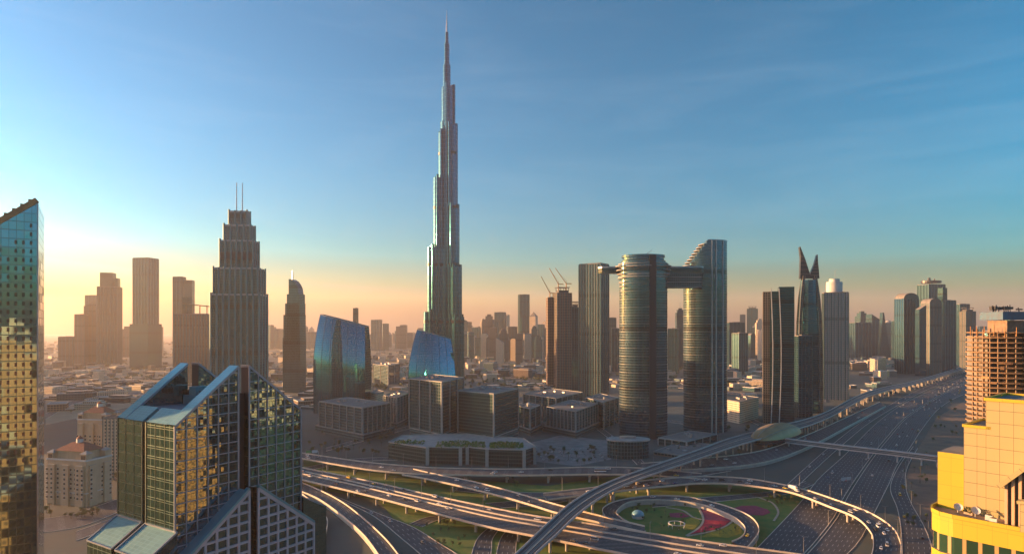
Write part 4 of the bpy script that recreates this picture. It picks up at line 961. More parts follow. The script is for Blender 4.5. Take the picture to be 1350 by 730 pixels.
for f_ in (((0, 0, 0), (0, .5, 0), (0, .5, 1.7), (0, 0, 1.7)),): wd.face(f_)
b = MB()
for i in range(6):
    x = -2.0 - i * 2.45
    zz = 96.0
    while zz < zf(x, 0) - 9 - (i % 2) * 5: b.box(x, -.06, zz, .85, .16, 1.6); zz += 3.5
so = b.build('window_column', M['winglass'], lt); so['kind'] = 'stuff'
b = MB(); b.bar((.15, -.15, 0), (.15, -.15, zf(0, 0)), .5); b.build('corner_trim', M['steel'], lt)

# --- yellow lit building with roof terrace, right edge
M['ochre'] = facade('ochre_panels', (.62, .44, .17), (.36, .25, .10), bay=3.4, floor=3.3, mull=.02, band=.025, metal=0, rough=.7, tilt=0, var=.12, dark=.8)
M['ochrewall'] = facade('yellow_panels', (.42, .33, .02), (.25, .19, .015), bay=2.6, floor=3.1, mull=.018, band=.018, metal=0, rough=.65, tilt=0, var=.25, dark=.75)
M['ochrepale'] = facade('tan_panels', (.34, .29, .14), (.14, .12, .06), bay=2.4, floor=2.7, mull=.035, band=.045, metal=0, rough=.75, tilt=0, var=.15, dark=.8)
M['terrace'] = surf('terrace_paving', (.34, .24, .18), (.26, .19, .15), .8, .85)
M['greenglass'] = facade('green_glass_strip', (.05, .12, .08), (.35, .24, .10), bay=2.8, floor=40, mull=.25, band=0, metal=.5, rough=.1, tilt=.05, var=.8)
yb = thing('terrace_building', 'bright yellow stepped building with a curved roof terrace at the right edge', 'building', (wx(1270, 142), 142, 0), R(-50))
b = MB(); b.prism(rect(-5.1, 0.02, .6, 12), 104, 122.0, 0, 1); b.build('yellow_wall', [M['ochrewall'], M['roof']], yb)
b = MB(); b.prism(rect(0, 5, .3, 14), 104, 128.4, 0, 1); b.build('middle_wall', [M['ochrepale'], M['roof']], yb)
b = MB(); b.prism(rect(4.1, 30, 0, 16), 104, 134.5, 0, 1); b.build('tall_wall', [M['ochrepale'], M['roof']], yb)
b = MB(); rail_crown(b, rect(4.0, 30, -.1, 16.1), 134.3, .7); rail_crown(b, rect(-.05, 5, .25, 14), 128.2, .6); b.build('wall_coping', M['ochrewall'], yb)
tp = [(-5.6, 9), (-5.6, -1.6), (-4.7, -4.4), (-2.6, -6.4), (0, -7.0), (30, -7.0), (30, 9)]
b = MB(); b.prism(tp, 105.5, 109.5, 0, 1); b.build('terrace_slab', [M['ochrewall'], M['terrace']], yb)
b = MB()
for p, q in zip(tp[:-2], tp[1:-1]): b.bar((p[0], p[1], 109.8), (q[0], q[1], 109.8), .35, .9)
b.build('terrace_parapet', M['ochrewall'], yb)
ti = [(x * .97 + .1, y * .94) for x, y in tp]
b = MB(); b.prism(ti, 101.5, 105.6, 0, 1); b.build('window_strip', [M['greenglass'], M['roof']], yb)
b = MB(); b.prism([(x * 1.01, y * 1.02) for x, y in tp], 98.2, 101.6, 0, 1, bottom=True); b.build('lower_band', [M['ochrewall'], M['roof']], yb)
b = MB(); b.prism(ti, 0, 98.3, 0, 1); b.build('lower_body', [M['ochre'], M['roof']], yb)
# front annexe with sloping eave and tall window columns
ax0, ax1, ay0, ay1 = 8.3, 24, -5.4, -.3
b = MB(); zfa = lambda x, y: 117.6 + (x - ax0) * 1.05; b.prism(rect(ax0 + .7, ax1, ay0 + .7, ay1), 109.4, zfa, 0, 1); b.build('annexe_wall', [M['winglass'], M['roof']], yb)
b = MB(); b.bar((ax0 - .6, (ay0 + ay1) / 2 - .2, zfa(ax0 - .6, 0) + .5), (ax1, (ay0 + ay1) / 2 - .2, zfa(ax1, 0) + .5), ay1 - ay0 + 1.0, .9); b.build('annexe_roof', M['ochrepale'], yb)
for i in range(12):
    x = ax0 + .5 + i * 1.15; c = MB(); c.box(0, 0, 0, .5, .55, zfa(x, 0) - 109.45); c.build('column', M['sandstone'], yb, loc=(x, ay0 + .45, 109.45))
for i in range(4): c = MB(); c.box(0, 0, 0, .5, .5, zfa(ax0, 0) - 109.45); c.build('column', M['sandstone'], yb, loc=(ax0 + .45, ay0 + .45 + (i + .6) * 1.2, 109.45))
b = MB(); b.box(16, ay0 - 1.0, 109.4, 9, 1.6, 5.6); b.bar((11, ay0 - 1.1, 115.2), (21, ay0 - 1.1, 116.6), 2.2, .6); b.build('annexe_porch', M['ochrepale'], yb)
def roof_thing(name, label, cat, lx, ly, bld):
    ca, sa = math.cos(R(-50)), math.sin(R(-50)); t = thing(name, label, cat, (yb.location.x + lx * ca - ly * sa, yb.location.y + lx * sa + ly * ca, 109.5), R(-50)); bld(t); return t
def dish(t):
    b = MB(); b.tube((0, 0, 0), (0, 0, 1.2), .12); b.build('post', M['steel'], t)
    b = MB(); n = 14
    for r0, r1, z0, z1 in ((.02, .5, 0, .1), (.5, .9, .1, .34)):
        for i in range(n):
            a, c = 2*math.pi*i/n, 2*math.pi*(i+1)/n; b.face([(r0*math.cos(a), r0*math.sin(a), z0), (r0*math.cos(c), r0*math.sin(c), z0), (r1*math.cos(c), r1*math.sin(c), z1), (r1*math.cos(a), r1*math.sin(a), z1)])
    o = b.build('reflector', M['white'], t, loc=(0, 0, 1.3)); o.rotation_euler = (R(50), 0, R(30))
def acunit(t):
    b = MB(); b.box(0, 0, .15, 1.3, .9, 1.1); b.build('casing', M['white'], t); b = MB(); b.tube((0, 0, 1.26), (0, 0, 1.4), .38, .38, 14); b.build('fan_grille', M['darkmetal'], t); b = MB(); b.box(0, 0, 0, 1.4, .2, .15); b.build('foot', M['steel'], t)
def planter(t):
    b = MB(); b.box(0, 0, 0, 1.6, .9, .6); b.build('trough', M['sandstone'], t); rr = random.Random(5); b = MB()
    for i in range(90):
        p = Vector((rr.uniform(-.9, .9), rr.uniform(-.6, .6), rr.uniform(.5, 1.7))); a = Vector((rr.uniform(-1, 1), rr.uniform(-1, 1), rr.uniform(-1, 1))).normalized() * .22; c = a.cross(Vector((rr.uniform(-1, 1), rr.uniform(-1, 1), 1))).normalized() * .15
        b.face([p - a, p + c, p + a, p - c])
    b.build('shrub', M['leaf2'], t)
roof_thing('satellite_dish', 'white satellite dish on the roof terrace, nearest the yellow wall', 'satellite dish', -.4, -2.2, dish)
roof_thing('satellite_dish', 'white satellite dish on the roof terrace beside the leafy planter', 'satellite dish', 2.9, -2.6, dish)
roof_thing('air_conditioner', 'boxy air conditioner on the roof terrace in front of the tan panelled wall', 'air conditioner', 5.6, -3.6, acunit)
roof_thing('air_conditioner', 'boxy air conditioner at the open front edge of the roof terrace', 'air conditioner', 6.8, -5.6, acunit)
roof_thing('planter', 'leafy planter trough on the roof terrace between the satellite dishes', 'planter', 1.4, -1.6, planter)

# --- unfinished round ended concrete tower behind it
M['slabwarm'] = surf('raw_concrete', (.30, .19, .10), (.20, .13, .07), .25, .9, streak=.4); M['slabdark'] = surf('weathered_concrete', (.22, .16, .11), (.15, .11, .08), .3, .9)
QY = 470.0; q = QY / F
ct = thing('unfinished_tower', 'unfinished concrete tower with open floors and raised blue formwork behind the yellow building', 'tower', (wx(1343, QY + 26), QY + 26, 0), 0)
a = 67 * q; dd = 25.0; zt_ = wz(436, QY); nfl = int(zt_ / 3.75)
rr = random.Random(3)
for i in range(nfl):
    z = zt_ - (i + 1) * 3.75 + 2
    if z < 40: break
    if i == 0: k = .985
    else: k = 1.0 + rr.uniform(-.008, .008)
    b = MB(); b.prism(ell(0, 0, a * k, dd * k, 44), z, z + .75, 0, 0, bottom=True); b.build('floor_slab', M['slabwarm'], ct)
for i in range(19):
    t_ = math.pi * (1.0 + i / 18 * 1.0); x, y = a * .95 * math.cos(t_), dd * .93 * math.sin(t_); c = MB(); c.box(0, 0, 30, .9, .9, zt_ - 32 + (rr.random() * 4)); c.build('column', M['slabdark'], ct, loc=(x, y, 0))
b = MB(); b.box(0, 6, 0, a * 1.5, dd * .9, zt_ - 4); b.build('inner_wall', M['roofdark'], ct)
b = MB(); b.box(-18 * q, 0, 0, 24 * q, 20, wz(422, QY)); b.build('lift_core', M['slabdark'], ct)
M['formblue'] = surf('blue_formwork', (.05, .14, .22), (.07, .10, .14), .3, .6)
b = MB(); b.box(-22 * q, 0, wz(421, QY), 33 * q, 24, wz(410, QY) - wz(421, QY)); b.build('formwork', M['formblue'], ct)
for i in range(9):
    c = MB(); x = -22 * q + rr.uniform(-15, 15) * q; hh = rr.uniform(2, 6); c.bar((0, 0, 0), (rr.uniform(-1, 1), 0, hh), .5); c.box(0, 0, hh * .4, rr.uniform(1.5, 4), 3, rr.uniform(1, 2.5)); c.build('scaffold', M['darkmetal'], ct, loc=(x, rr.uniform(-9, 9), wz(410, QY)))
for i in range(16):
    t_ = math.pi * (1.0 + i / 15.0); c = MB(); c.bar((0, 0, -4), (0, 0, rr.uniform(1, 5)), .35); c.build('guard_post', M['crane'], ct, loc=(a * 1.0 * math.cos(t_), dd * math.sin(t_), zt_))
for i in range(18):      # patchy safety nets and boards between floors
    t_ = math.pi * rr.uniform(1.02, 1.75); z = zt_ - 3.75 * rr.randint(1, 14) - 1.4; t2 = t_ + rr.uniform(.06, .2); c = MB(); p, r_ = (a * 1.004 * math.cos(t_), dd * 1.004 * math.sin(t_)), (a * 1.004 * math.cos(t2), dd * 1.004 * math.sin(t2)); c.bar((*p, z), (*r_, z), .12, rr.uniform(1.2, 3)); c.build('safety_net', M['goldtrim'], ct)

# --- beige residential blocks with red roofs
def resid(label, pxl, pxr, Y, eave, base_w, rz, cup):
    s = Y / F; W_ = (pxr - pxl) * s * .80; D_ = W_ * .62; ze = wz(eave, Y); t = thing('apartment_block', label, 'apartment block', (wx((pxl + pxr) / 2, Y), Y + D_ * .5, 0), rz)
    b = MB(); b.prism(rect(-W_/2, W_/2, -D_/2, D_/2), 0, ze, 0, 1)
    for x in (-.36, 0, .36): b.prism(rect(W_ * (x - .09), W_ * (x + .09), -D_/2 - 2, -D_/2 + .1), 0, ze - 4, 0, 1)
    for y in (-.28, .28): b.prism(rect(W_/2 - .1, W_/2 + 2, D_ * (y - .14), D_ * (y + .14)), 0, ze - 4, 0, 1)
    b.build('walls', [M['sandstone'], M['roofpale']], t)
    b = MB(); rail_crown(b, rect(-W_/2 - .4, W_/2 + .4, -D_/2 - .4, D_/2 + .4), ze - .5, 1.4); rail_crown(b, rect(-W_/2 - .3, W_/2 + .3, -D_/2 - .3, D_/2 + .3), ze * .28, .8); b.build('cornice', M['white'], t)
    b = MB(); p0 = rect(-W_*.34, W_*.34, -D_*.36, D_*.36); b.prism(p0, ze, ze + 7, 1, 1); b.build('upper_storey', [M['sandstone'], M['sandstone']], t)
    b = MB(); p1 = rect(-W_*.38, W_*.38, -D_*.41, D_*.41); b.prism(p1, ze + 7.01, ze + 13, 0, 0, poly2=rect(-W_*.16, W_*.16, -D_*.06, D_*.06), bottom=True); r_ = b.build('roof', M['tile'], t)
    b = MB(); b.prism(ell(0, 0, 2.6, 2.6, 8), ze + 12.6, ze + 16, 0, 0); b.prism(ell(0, 0, 3.0, 3.0, 8), ze + 16.01, ze + 18.5, 1, 1, poly2=ell(0, 0, .2, .2, 8)); b.build('cupola', [M['white'], M['tile']], r_)
    for sx in (-1, 1):
        for sy in (-1, 1):
            b = MB(); b.prism(rect(-3, 3, -3, 3), 0, 5.5, 0, 0); b.prism(rect(-3.5, 3.5, -3.5, 3.5), 5.51, 8, 1, 1, poly2=rect(-.2, .2, -.2, .2), bottom=True)
            b.build('corner_turret', [M['sandstone'], M['roofpale']], t, loc=(sx * (W_/2 - 3.2), sy * (D_/2 - 3.2), ze))
            b = MB(); b.prism([(-2, 0), (2, 0), (2, .2), (-2, .2)], 0, 3.4, 0, 0); b.build('arch_window', M['winglass'], t, loc=(sx * (W_/2 - 3.2), -D_/2 - .1 if sy < 0 else D_/2, ze + .8)) if sy < 0 else None
    # windows: one mesh datum, copied
    wb = MB(); wb.box(0, 0, 0, 1.7, .2, 2.0); w0 = None; nfl = int((ze - 8) / 3.9); nx = 9; cnt = 0
    fr = MB(); fr.box(0, -.1, 2.0, 2.2, .5, .25); fr.box(0, -.1, -.3, 2.2, .5, .25)
    for f_ in range(nfl):
        for i in range(nx + 4):
            front = i < nx
            if front:
                x = -W_/2 + W_ * (i + .5) / nx; fx = x / W_; proj = any(abs(fx - k) < .09 for k in (-.36, 0, .36)); pos = (x, -D_/2 - (2.06 if proj else .06), 6 + f_ * 3.9); rot = 0
                if pos[2] > ze - 6 and proj: continue
            else:
                j = i - nx; y = -D_/2 + D_ * (j + .5) / 4; fy = y / D_; proj = any(abs(fy - k) < .14 for k in (-.28, .28)); pos = (W_/2 + (2.06 if proj else .06), y, 6 + f_ * 3.9); rot = math.pi / 2
                if pos[2] > ze - 6 and proj: continue
            if cnt >= 99: continue
            cnt += 1
            if w0 is None: o = w0 = wb.build('window', M['winglass'], t); s0 = fr.build('window_surround', M['white'], o)
            else:
                o = w0.copy(); COL.objects.link(o); o.parent = t; s1 = s0.copy(); COL.objects.link(s1); s1.parent = o
            o.location = pos; o.rotation_euler = (0, 0, rot)
    return t
resid('beige apartment block with red hipped roof and corner turrets beside the left dark tower', 52, 132, 545, 606, 0, R(-14), 1)
resid('hazy beige apartment block with red hipped roof, behind the nearer turreted block', 96, 150, 690, 553, 0, R(-10), 1)
tower('plain beige apartment slab half hidden behind the mirror glass gabled tower', 140, 175, 640, 548, 'f_gold', .2, name='apartment_block', cat='apartment block', roofm='roofpale')

# ------------------------------------------------------------------ metro station and footbridge
M['shell'] = surf('station_shell', (.40, .29, .15), (.32, .23, .12), .1, .5, .5)
sx0, sy0 = gp(1024, 575, 10); st = thing('metro_station', 'shell shaped metro station with pale gold roof astride the raised track', 'metro station', (sx0, sy0, 0), R(-35 + 90))
b = MB(); n, m_ = 20, 12; La, Wa, Ha = 62, 21, 15
def shp(i, j):
    u = -1 + 2 * i / n; v = math.pi * j / m_; wd_ = Wa * (1 - abs(u) ** 2.2) ** .6 if abs(u) < 1 else 0; return (La * u, -wd_ * math.cos(v), 12.0 + (Ha * (1 - u * u) ** .8 if abs(u) < 1 else 0) * math.sin(v))
st.rotation_euler = (0, 0, math.atan2(gp(1055, 562, 14)[1] - gp(985, 581, 14)[1], gp(1055, 562, 14)[0] - gp(985, 581, 14)[0]))
for i in range(n):
    for j in range(m_): b.face([shp(i, j), shp(i + 1, j), shp(i + 1, j + 1), shp(i, j + 1)])
b.build('shell_roof', M['shell'], st, smooth=60)
b = MB()
for j in range(3, m_ - 2, 3):
    for i in range(1, n - 1): p, q2 = shp(i, j), shp(i + 1, j); b.bar((p[0], p[1], p[2] + .15), (q2[0], q2[1], q2[2] + .15), .5, .3)
b.build('roof_rib', M['steel'], st)
b = MB(); b.prism(ell(0, 0, La * .9, Wa * .85, 30), 6, 13, 0, 1, bottom=True); b.build('concourse', [M['f_dark'], M['roof']], st)
for x in (-34, -17, 0, 17, 34): c = MB(); c.tube((0, 0, 0), (0, 0, 6), 1.6, 2.2, 10); c.build('column', M['metroc'], st, loc=(x, 0, 0))
M['bridgeglass'] = facade('bridge_glazing', (.16, .22, .26), (.30, .31, .32), bay=2.2, floor=50, mull=.2, band=0, metal=.5, rough=.2, tilt=.03, var=.4)
fb = thing('footbridge', 'long grey covered footbridge crossing the highway from the metro station', 'footbridge', (*gp(1122, 592, 9), 0))
pts = [gp(1036, 581, 9), gp(1080, 586.5, 9), gp(1122, 591.5, 9), gp(1180, 598, 9), gp(1236, 605, 9)]
b = MB(); bw = MB(); ox, oy = fb.location.x, fb.location.y
for p, q2 in zip(pts[:-1], pts[1:]):
    b.bar((p[0]-ox, p[1]-oy, 7.6), (q2[0]-ox, q2[1]-oy, 7.6), 5.2, 1.0); b.bar((p[0]-ox, p[1]-oy, 12.2), (q2[0]-ox, q2[1]-oy, 12.2), 5.4, .9); bw.bar((p[0]-ox, p[1]-oy, 9.9), (q2[0]-ox, q2[1]-oy, 9.9), 4.6, 3.6)
b.build('deck_and_roof', M['metroc'], fb); bw.build('glazed_side', M['bridgeglass'], fb)
for px, py in ((1040, 581.5), (1107, 590), (1145, 594), (1183, 598.5), (1215, 602.5), (1236, 605)):
    x, y = gp(px, py, 9); c = MB(); c.tube((0, 0, 0), (0, 0, 7.2), .9, .9, 10); c.box(0, 0, 6.2, 4.4, 1.2, .9); c.build('pier', M['metroc'], fb, loc=(x - ox, y - oy, 0))

# ------------------------------------------------------------------ far skyline: every tower its own thing
rr = random.Random(21)
far = []     # px0, px1, top, Y, mat, crown, spire
def F_(px0, px1, top, Y, mat='f_addr', crown='flat', spire=None): far.append([px0, px1, top, Y, mat, crown, spire])
# clear ones read off the photograph
for a in ((490, 503, 421, 4200), (503, 513, 426, 4300), (521, 532, 431, 4600, 'f_addr', 'step'), (536, 545, 438, 4800), (351, 361, 428, 4500), (361, 372, 433, 4600), (402, 416, 437, 4500),
          (612, 622, 424, 3600, 'f_brown'), (622, 634, 431, 3700), (633, 641, 420, 3900, 'f_brown', 'step'), (638, 652, 414, 3500, 'f_brown', 'step'), (652, 667, 411, 3400, 'f_addr'), (645, 656, 431, 2900, 'f_brown'), (657, 670, 433, 2850, 'f_brown', 'step'), (668, 682, 430, 3200, 'f_brown'),
          (683, 698, 387.5, 3100, 'f_teal'), (698, 709, 411, 2950, 'f_gold', 'pyramid'), (706, 718, 427, 3300, 'f_addr'), (716, 724, 432, 3400),
          (800, 812, 418, 2300, 'f_brown'), (806, 818, 432, 2200, 'f_dark'), (880, 896, 432, 2100, 'f_dark'), (891, 902, 406, 2400, 'f_dark', 'step', 398), (958, 979, 424, 2300, 'f_dark'), (966, 985, 438, 2000, 'f_teal'), (984, 1000, 406, 3800, 'f_teal', 'frame'), (996, 1007, 420, 3400, 'f_gold', 'step'), (975, 983, 414, 4200, 'f_addr'), (999, 1010, 434, 2900, 'f_gold')):
    F_(*a)
def fill(p0, p1, lo, hi, Y0, Y1, step, wmin, wmax, mats):
    p = p0
    while p < p1:
        w_ = rr.uniform(wmin, wmax); top = lo + (hi - lo) * rr.random() ** .6
        F_(p, p + w_, top, rr.uniform(Y0, Y1), rr.choice(mats), rr.choice(['flat', 'flat', 'flat', 'step', 'slant', 'dome', 'pyramid', 'round', 'cyl']), top - rr.uniform(3, 8) if rr.random() < .16 else None); p += step * rr.uniform(.55, 1.5)
fill(348, 420, 424, 442, 4200, 6500, 5, 5, 10, ['f_addr', 'f_teal'])
fill(486, 560, 424, 443, 4200, 7000, 4.6, 5, 10, ['f_addr', 'f_brown'])
fill(606, 735, 414, 442, 3300, 5500, 4.4, 6, 11, ['f_addr', 'f_brown', 'f_teal', 'f_gold'])
fill(606, 765, 428, 446, 2600, 4000, 6, 7, 12, ['f_addr', 'f_brown', 'f_gold'])
fill(797, 822, 428, 442, 2800, 4200, 6, 6, 9, ['f_brown', 'f_dark'])
fill(878, 905, 430, 444, 2600, 4200, 6, 6, 9, ['f_brown', 'f_dark'])
fill(956, 1012, 416, 443, 2600, 4500, 4.6, 6, 11, ['f_dark', 'f_gold', 'f_addr', 'f_brown'])
fill(1112, 1188, 420, 445, 2900, 5000, 4.6, 6, 11, ['f_dark', 'f_addr', 'f_brown'])
fill(1204, 1300, 404, 440, 2700, 4800, 5.5, 6, 11, ['f_dark', 'f_addr', 'f_brown'])
fill(1300, 1420, 405, 440, 2600, 4800, 9, 7, 12, ['f_dark', 'f_addr', 'f_brown'])
MARKS = [(316, 'the stepped tower with twin masts'), (388, 'the sail topped tower'), (452, 'the wide blue glass tower'), (589, 'the needle skyscraper'), (783, 'the tall ribbed flat topped tower'), (848, 'the left banded twin tower'), (930, 'the right banded twin tower'), (1066, 'the horned dark tower'), (1101, 'the white ribbed tower'), (1195, 'the round topped dark glass tower'), (1340, 'the unfinished tower on the right')]
TONE = {'f_addr': 'grey green', 'f_teal': 'teal grey', 'f_brown': 'brownish', 'f_dark': 'dark', 'f_gold': 'pale cream'}
CRN = {'flat': 'flat topped', 'step': 'stepped', 'slant': 'slant topped', 'dome': 'domed', 'pyramid': 'pointed', 'round': 'round topped', 'cyl': 'round', 'frame': 'frame topped', 'slant2': 'slant topped'}
ORD = ['first', 'second', 'third', 'fourth', 'fifth', 'sixth', 'seventh', 'eighth', 'ninth', 'tenth', 'eleventh', 'twelfth']
def ordinal(i): return ORD[i] if i < 12 else '%dth' % (i + 1)
far.sort(key=lambda t: t[0]); cnt = {}
for f_ in far:
    c_ = (f_[0] + f_[1]) / 2; k = max([m for m in MARKS if m[0] <= c_] or [MARKS[0]], key=lambda m: m[0]); nm = CRN[f_[5]] + (' spired' if f_[6] else ''); key = (k[1], TONE[f_[4]], nm); i = cnt[key] = cnt.get(key, -1) + 1
    tower('%s %s distant tower, %s right of %s' % (TONE[f_[4]], nm, ordinal(i), k[1]), f_[0], f_[1], f_[3], f_[2], f_[4], rr.uniform(-.5, .5), f_[5], 'distant_tower', 'tower', 'towers on the hazy skyline', spire=f_[6])

# ------------------------------------------------------------------ low houses and sheds between the towers
def leaf_cloud_far(b, c, rx, rz, n, sz, rng):
    for i in range(n):
        p = Vector((c[0] + rng.gauss(0, .5) * rx, c[1] + rng.gauss(0, .5) * rx, max(.4, c[2] + rng.gauss(0, .5) * rz))); a = Vector((rng.gauss(0, 1), rng.gauss(0, 1), rng.gauss(0, 1))).normalized(); d = a.cross(Vector((rng.gauss(0, 1), rng.gauss(0, 1), 1))).normalized(); s = sz * rng.uniform(.6, 1.3)
        b.face([p - a * s, p + d * s * .7, p + a * s, p - d * s * .7])
low_places = [(606, 770, 462, 498, 64), (956, 1012, 466, 522, 26), (1086, 1270, 462, 490, 64), (490, 540, 478, 500, 10), (690, 760, 500, 514, 8), (56, 420, 474, 545, 96), (1120, 1180, 494, 520, 10), (400, 420, 500, 540, 5)]
lk = 0; zone_names = ['beyond the dark tree belt', 'behind the pinkish apartment block', 'by the highway bend', 'between the two blue glass towers', 'behind the low office blocks', 'in the left golden haze', 'near the white ribbed tower', 'near the low stone office block']
def low_house(px, py, wd_, dp, hh, mat, label, rot):
    x, y = gp(px, py); t = thing('low_building', label, 'building', (x, y, 0), rot, 'low buildings between the towers')
    b = MB(); b.prism(rect(-wd_/2, wd_/2, -dp/2, dp/2), 0, hh, 0, 1); 
    if wd_ > 30: b.prism(rect(-wd_*.2, wd_*.45, -dp*.3, dp*.4), hh, hh + 4, 0, 1)
    b.build('walls', [M[mat], M['roofpale']], t)
    b = MB(); rail_crown(b, rect(-wd_/2, wd_/2, -dp/2, dp/2), hh - .3, 1.2); b.build('parapet', M['white'], t)
szc = {}
for zi, (xa, xb, ya, yb_, nn) in enumerate(low_places):
    for k in range(nn):
        px, py = rr.uniform(xa, xb), rr.uniform(ya, yb_)
        if px > 1000 and px > 1085 + (492 - py) * 6.5 + 40 and py > 480 and zi == 2: continue
        wd_, dp, hh = rr.uniform(18, 60), rr.uniform(16, 40), rr.uniform(6, 26) * (1 if py < 500 else .55); mat = rr.choice(['f_gold', 'f_brown', 'f_stone', 'f_conc', 'f_dark', 'f_gold'])
        tn = {'f_gold': 'pale cream', 'f_brown': 'brown', 'f_stone': 'grey stone', 'f_conc': 'bare concrete', 'f_dark': 'dark glazed'}[mat]; sz = ('long ' if wd_ > 42 else 'small ' if wd_ < 28 else '') + ('two level' if hh < 11 else 'mid height' if hh < 18 else 'taller')
        low_house(px, py, wd_, dp, hh, mat, '', rr.uniform(-.6, .6)); o_ = [o for o in COL.objects if o.name.startswith('low_building') and o.get('label') == ''][-1]; o_['sortpx'] = px; o_['desc'] = '%s %s low building %s' % (sz, tn, zone_names[zi])
from collections import defaultdict
gr_ = defaultdict(list)
for o in COL.objects:
    if 'desc' in o: gr_[o['desc']].append(o)
for d_, L_ in gr_.items():
    L_.sort(key=lambda o: o['sortpx'])
    for i, o in enumerate(L_):
        o['label'] = d_ if len(L_) == 1 else '%s %s' % (('leftmost' if i == 0 else 'rightmost' if i == len(L_) - 1 else ordinal(i) + ' from left'), d_)
        del o['desc']; del o['sortpx']

rs = random.Random(5); hb = MB(); tb = MB()
for i in range(2600):
    px, py = rs.uniform(30, 1330), 452 + 62 * rs.random() ** 1.5
    if px > 1080 and py > 478 + (1270 - px) * .07: continue
    if px > 1225 and py > 470: continue
    x, y = gp(px, py); k = .5 if y < 1900 else 1
    if 540 < px < 625 and 500 < py: continue
    if rs.random() < .62: hb.box(x, y, 0, rs.uniform(12, 38), rs.uniform(10, 28), rs.uniform(5, 18) * (1.5 if rs.random() < .12 else k), rs.uniform(-.6, .6), rs.choice((0, 0, 1, 2)), 3, bottom=False)
    else:
        for q_ in range(3): leaf_cloud_far(tb, (x + rs.uniform(-25, 25), y + rs.uniform(-25, 25), 3.5), rs.uniform(4, 9), rs.uniform(2.5, 4), 26, 2.2, rs)
hs_ = hb.build('housing', [M['f_gold'], M['f_brown'], M['f_stone'], M['roofpale']]); struct(hs_, 'stuff')
struct(tb.build('greenery', M['leaf2']), 'stuff')
# ------------------------------------------------------------------ towers just outside the view that the glass reflects, plus a row added for shade
rt = random.Random(77); spots = []
for X_ in range(190, 760, 78):
    for Y_ in range(-60, 430, 82):
        x, y = X_ + rt.uniform(-14, 14), Y_ + rt.uniform(-14, 14)
        if x < .98 * y + 60: continue
        spots.append((x, y, rt.uniform(34, 54), rt.uniform(45, 88) if y > 120 else rt.uniform(60, 120), 'right'))
for x, y, wd_, hh in ((150, -150, 50, 104), (70, -210, 52, 128), (-10, -260, 46, 92), (-80, -330, 60, 138), (230, -250, 56, 118), (-170, -300, 52, 96), (120, -330, 50, 150), (20, -380, 60, 122), (250, -380, 60, 140)): spots.append((x, y, wd_, hh, 'behind'))
for x, y, wd_, hh in ((-95, 60, 34, 46), (-50, 120, 30, 38), (-130, 110, 28, 52), (-20, 50, 30, 60), (30, 90, 36, 42), (-70, -10, 36, 56), (60, 20, 40, 66)): spots.append((x, y, wd_, hh, 'below'))
for k_ in range(9):  # unseen row added to keep the low sun off the downtown blocks
    y = 860 + k_ * 62; spots.append((-.835 * y - 62, y, 66, (128, 165, 140, 175, 150, 168, 136, 172, 155)[k_], 'left'))
num_ = {'left': 0, 'right': 0, 'behind': 0, 'below': 0}
spots.sort(key=lambda t: math.hypot(t[0], t[1]))
for x, y, wd_, hh, zn in spots:
    mat = rt.choice(['f_sunny', 'f_sunny', 'f_gold', 'f_sunny', 'f_dark'] if zn == 'right' and y > 120 else ['f_sunny', 'f_sunny', 'f_teal', 'f_dark', 'f_addr', 'f_gold']); i = num_[zn]; num_[zn] += 1
    t = thing('street_tower', '%s tower %s, %s by nearness' % ({'f_sunny': 'sandstone', 'f_teal': 'teal glass', 'f_dark': 'dark glass', 'f_addr': 'ribbed grey', 'f_gold': 'pale cream'}[mat], {'right': 'outside the right edge of the view', 'behind': 'behind the viewpoint', 'below': 'below the viewpoint', 'left': 'added unseen beyond the left edge for shade'}[zn], ordinal(i)), 'tower', (x, y, 0), R(rt.uniform(-10, 10) if zn in ('right', 'left') else -36 + rt.uniform(-8, 8)), 'towers around the viewpoint')
    b = MB(); b.prism(rect(-wd_/2, wd_/2, -wd_*.35, wd_*.35), 0, hh, 0, 1); b.build('walls', [M[mat], M['roof']], t)
    b = MB(); rail_crown(b, rect(-wd_/2, wd_/2, -wd_*.35, wd_*.35), hh, 1.5); b.build('parapet', M['finstone'], t)

# ------------------------------------------------------------------ trees
def leaf_cloud(b, c, rx, rz, n, sz, rng):
    for i in range(n):
        while True:
            p = Vector((rng.uniform(-1, 1), rng.uniform(-1, 1), rng.uniform(-1, 1)))
            if .25 < p.length < 1: break
        p = Vector((c[0] + p.x * rx, c[1] + p.y * rx, c[2] + p.z * rz)); a = Vector((rng.gauss(0, 1), rng.gauss(0, 1), rng.gauss(0, 1))).normalized(); d = a.cross(Vector((rng.gauss(0, 1), rng.gauss(0, 1), rng.gauss(0, 1)))).normalized(); s = sz * rng.uniform(.6, 1.3)
        b.face([p - a * s, p + d * s * .7, p + a * s, p - d * s * .7])
def make_tree(seed, h, mat):
    rng = random.Random(seed); t = thing('tree', 'tree', 'tree', (0, 0, -300)); b = MB(); b.tube((0, 0, 0), (.1, 0, h * .45), .22, .13, 7)
    for i in range(5):
        a = rng.uniform(0, 6.28); b.tube((.1, 0, h * .38), (math.cos(a) * h * .22, math.sin(a) * h * .22, h * .66), .09, .04, 5)
    b.build('trunk', M['bark'], t); b = MB()
    for i in range(7):
        a = rng.uniform(0, 6.28); r_ = rng.uniform(.05, .26) * h; leaf_cloud(b, (math.cos(a) * r_, math.sin(a) * r_, h * rng.uniform(.5, .85)), h * rng.uniform(.14, .24), h * rng.uniform(.10, .18), 60, h * .045, rng)
    b.build('crown', M[mat], t); return t
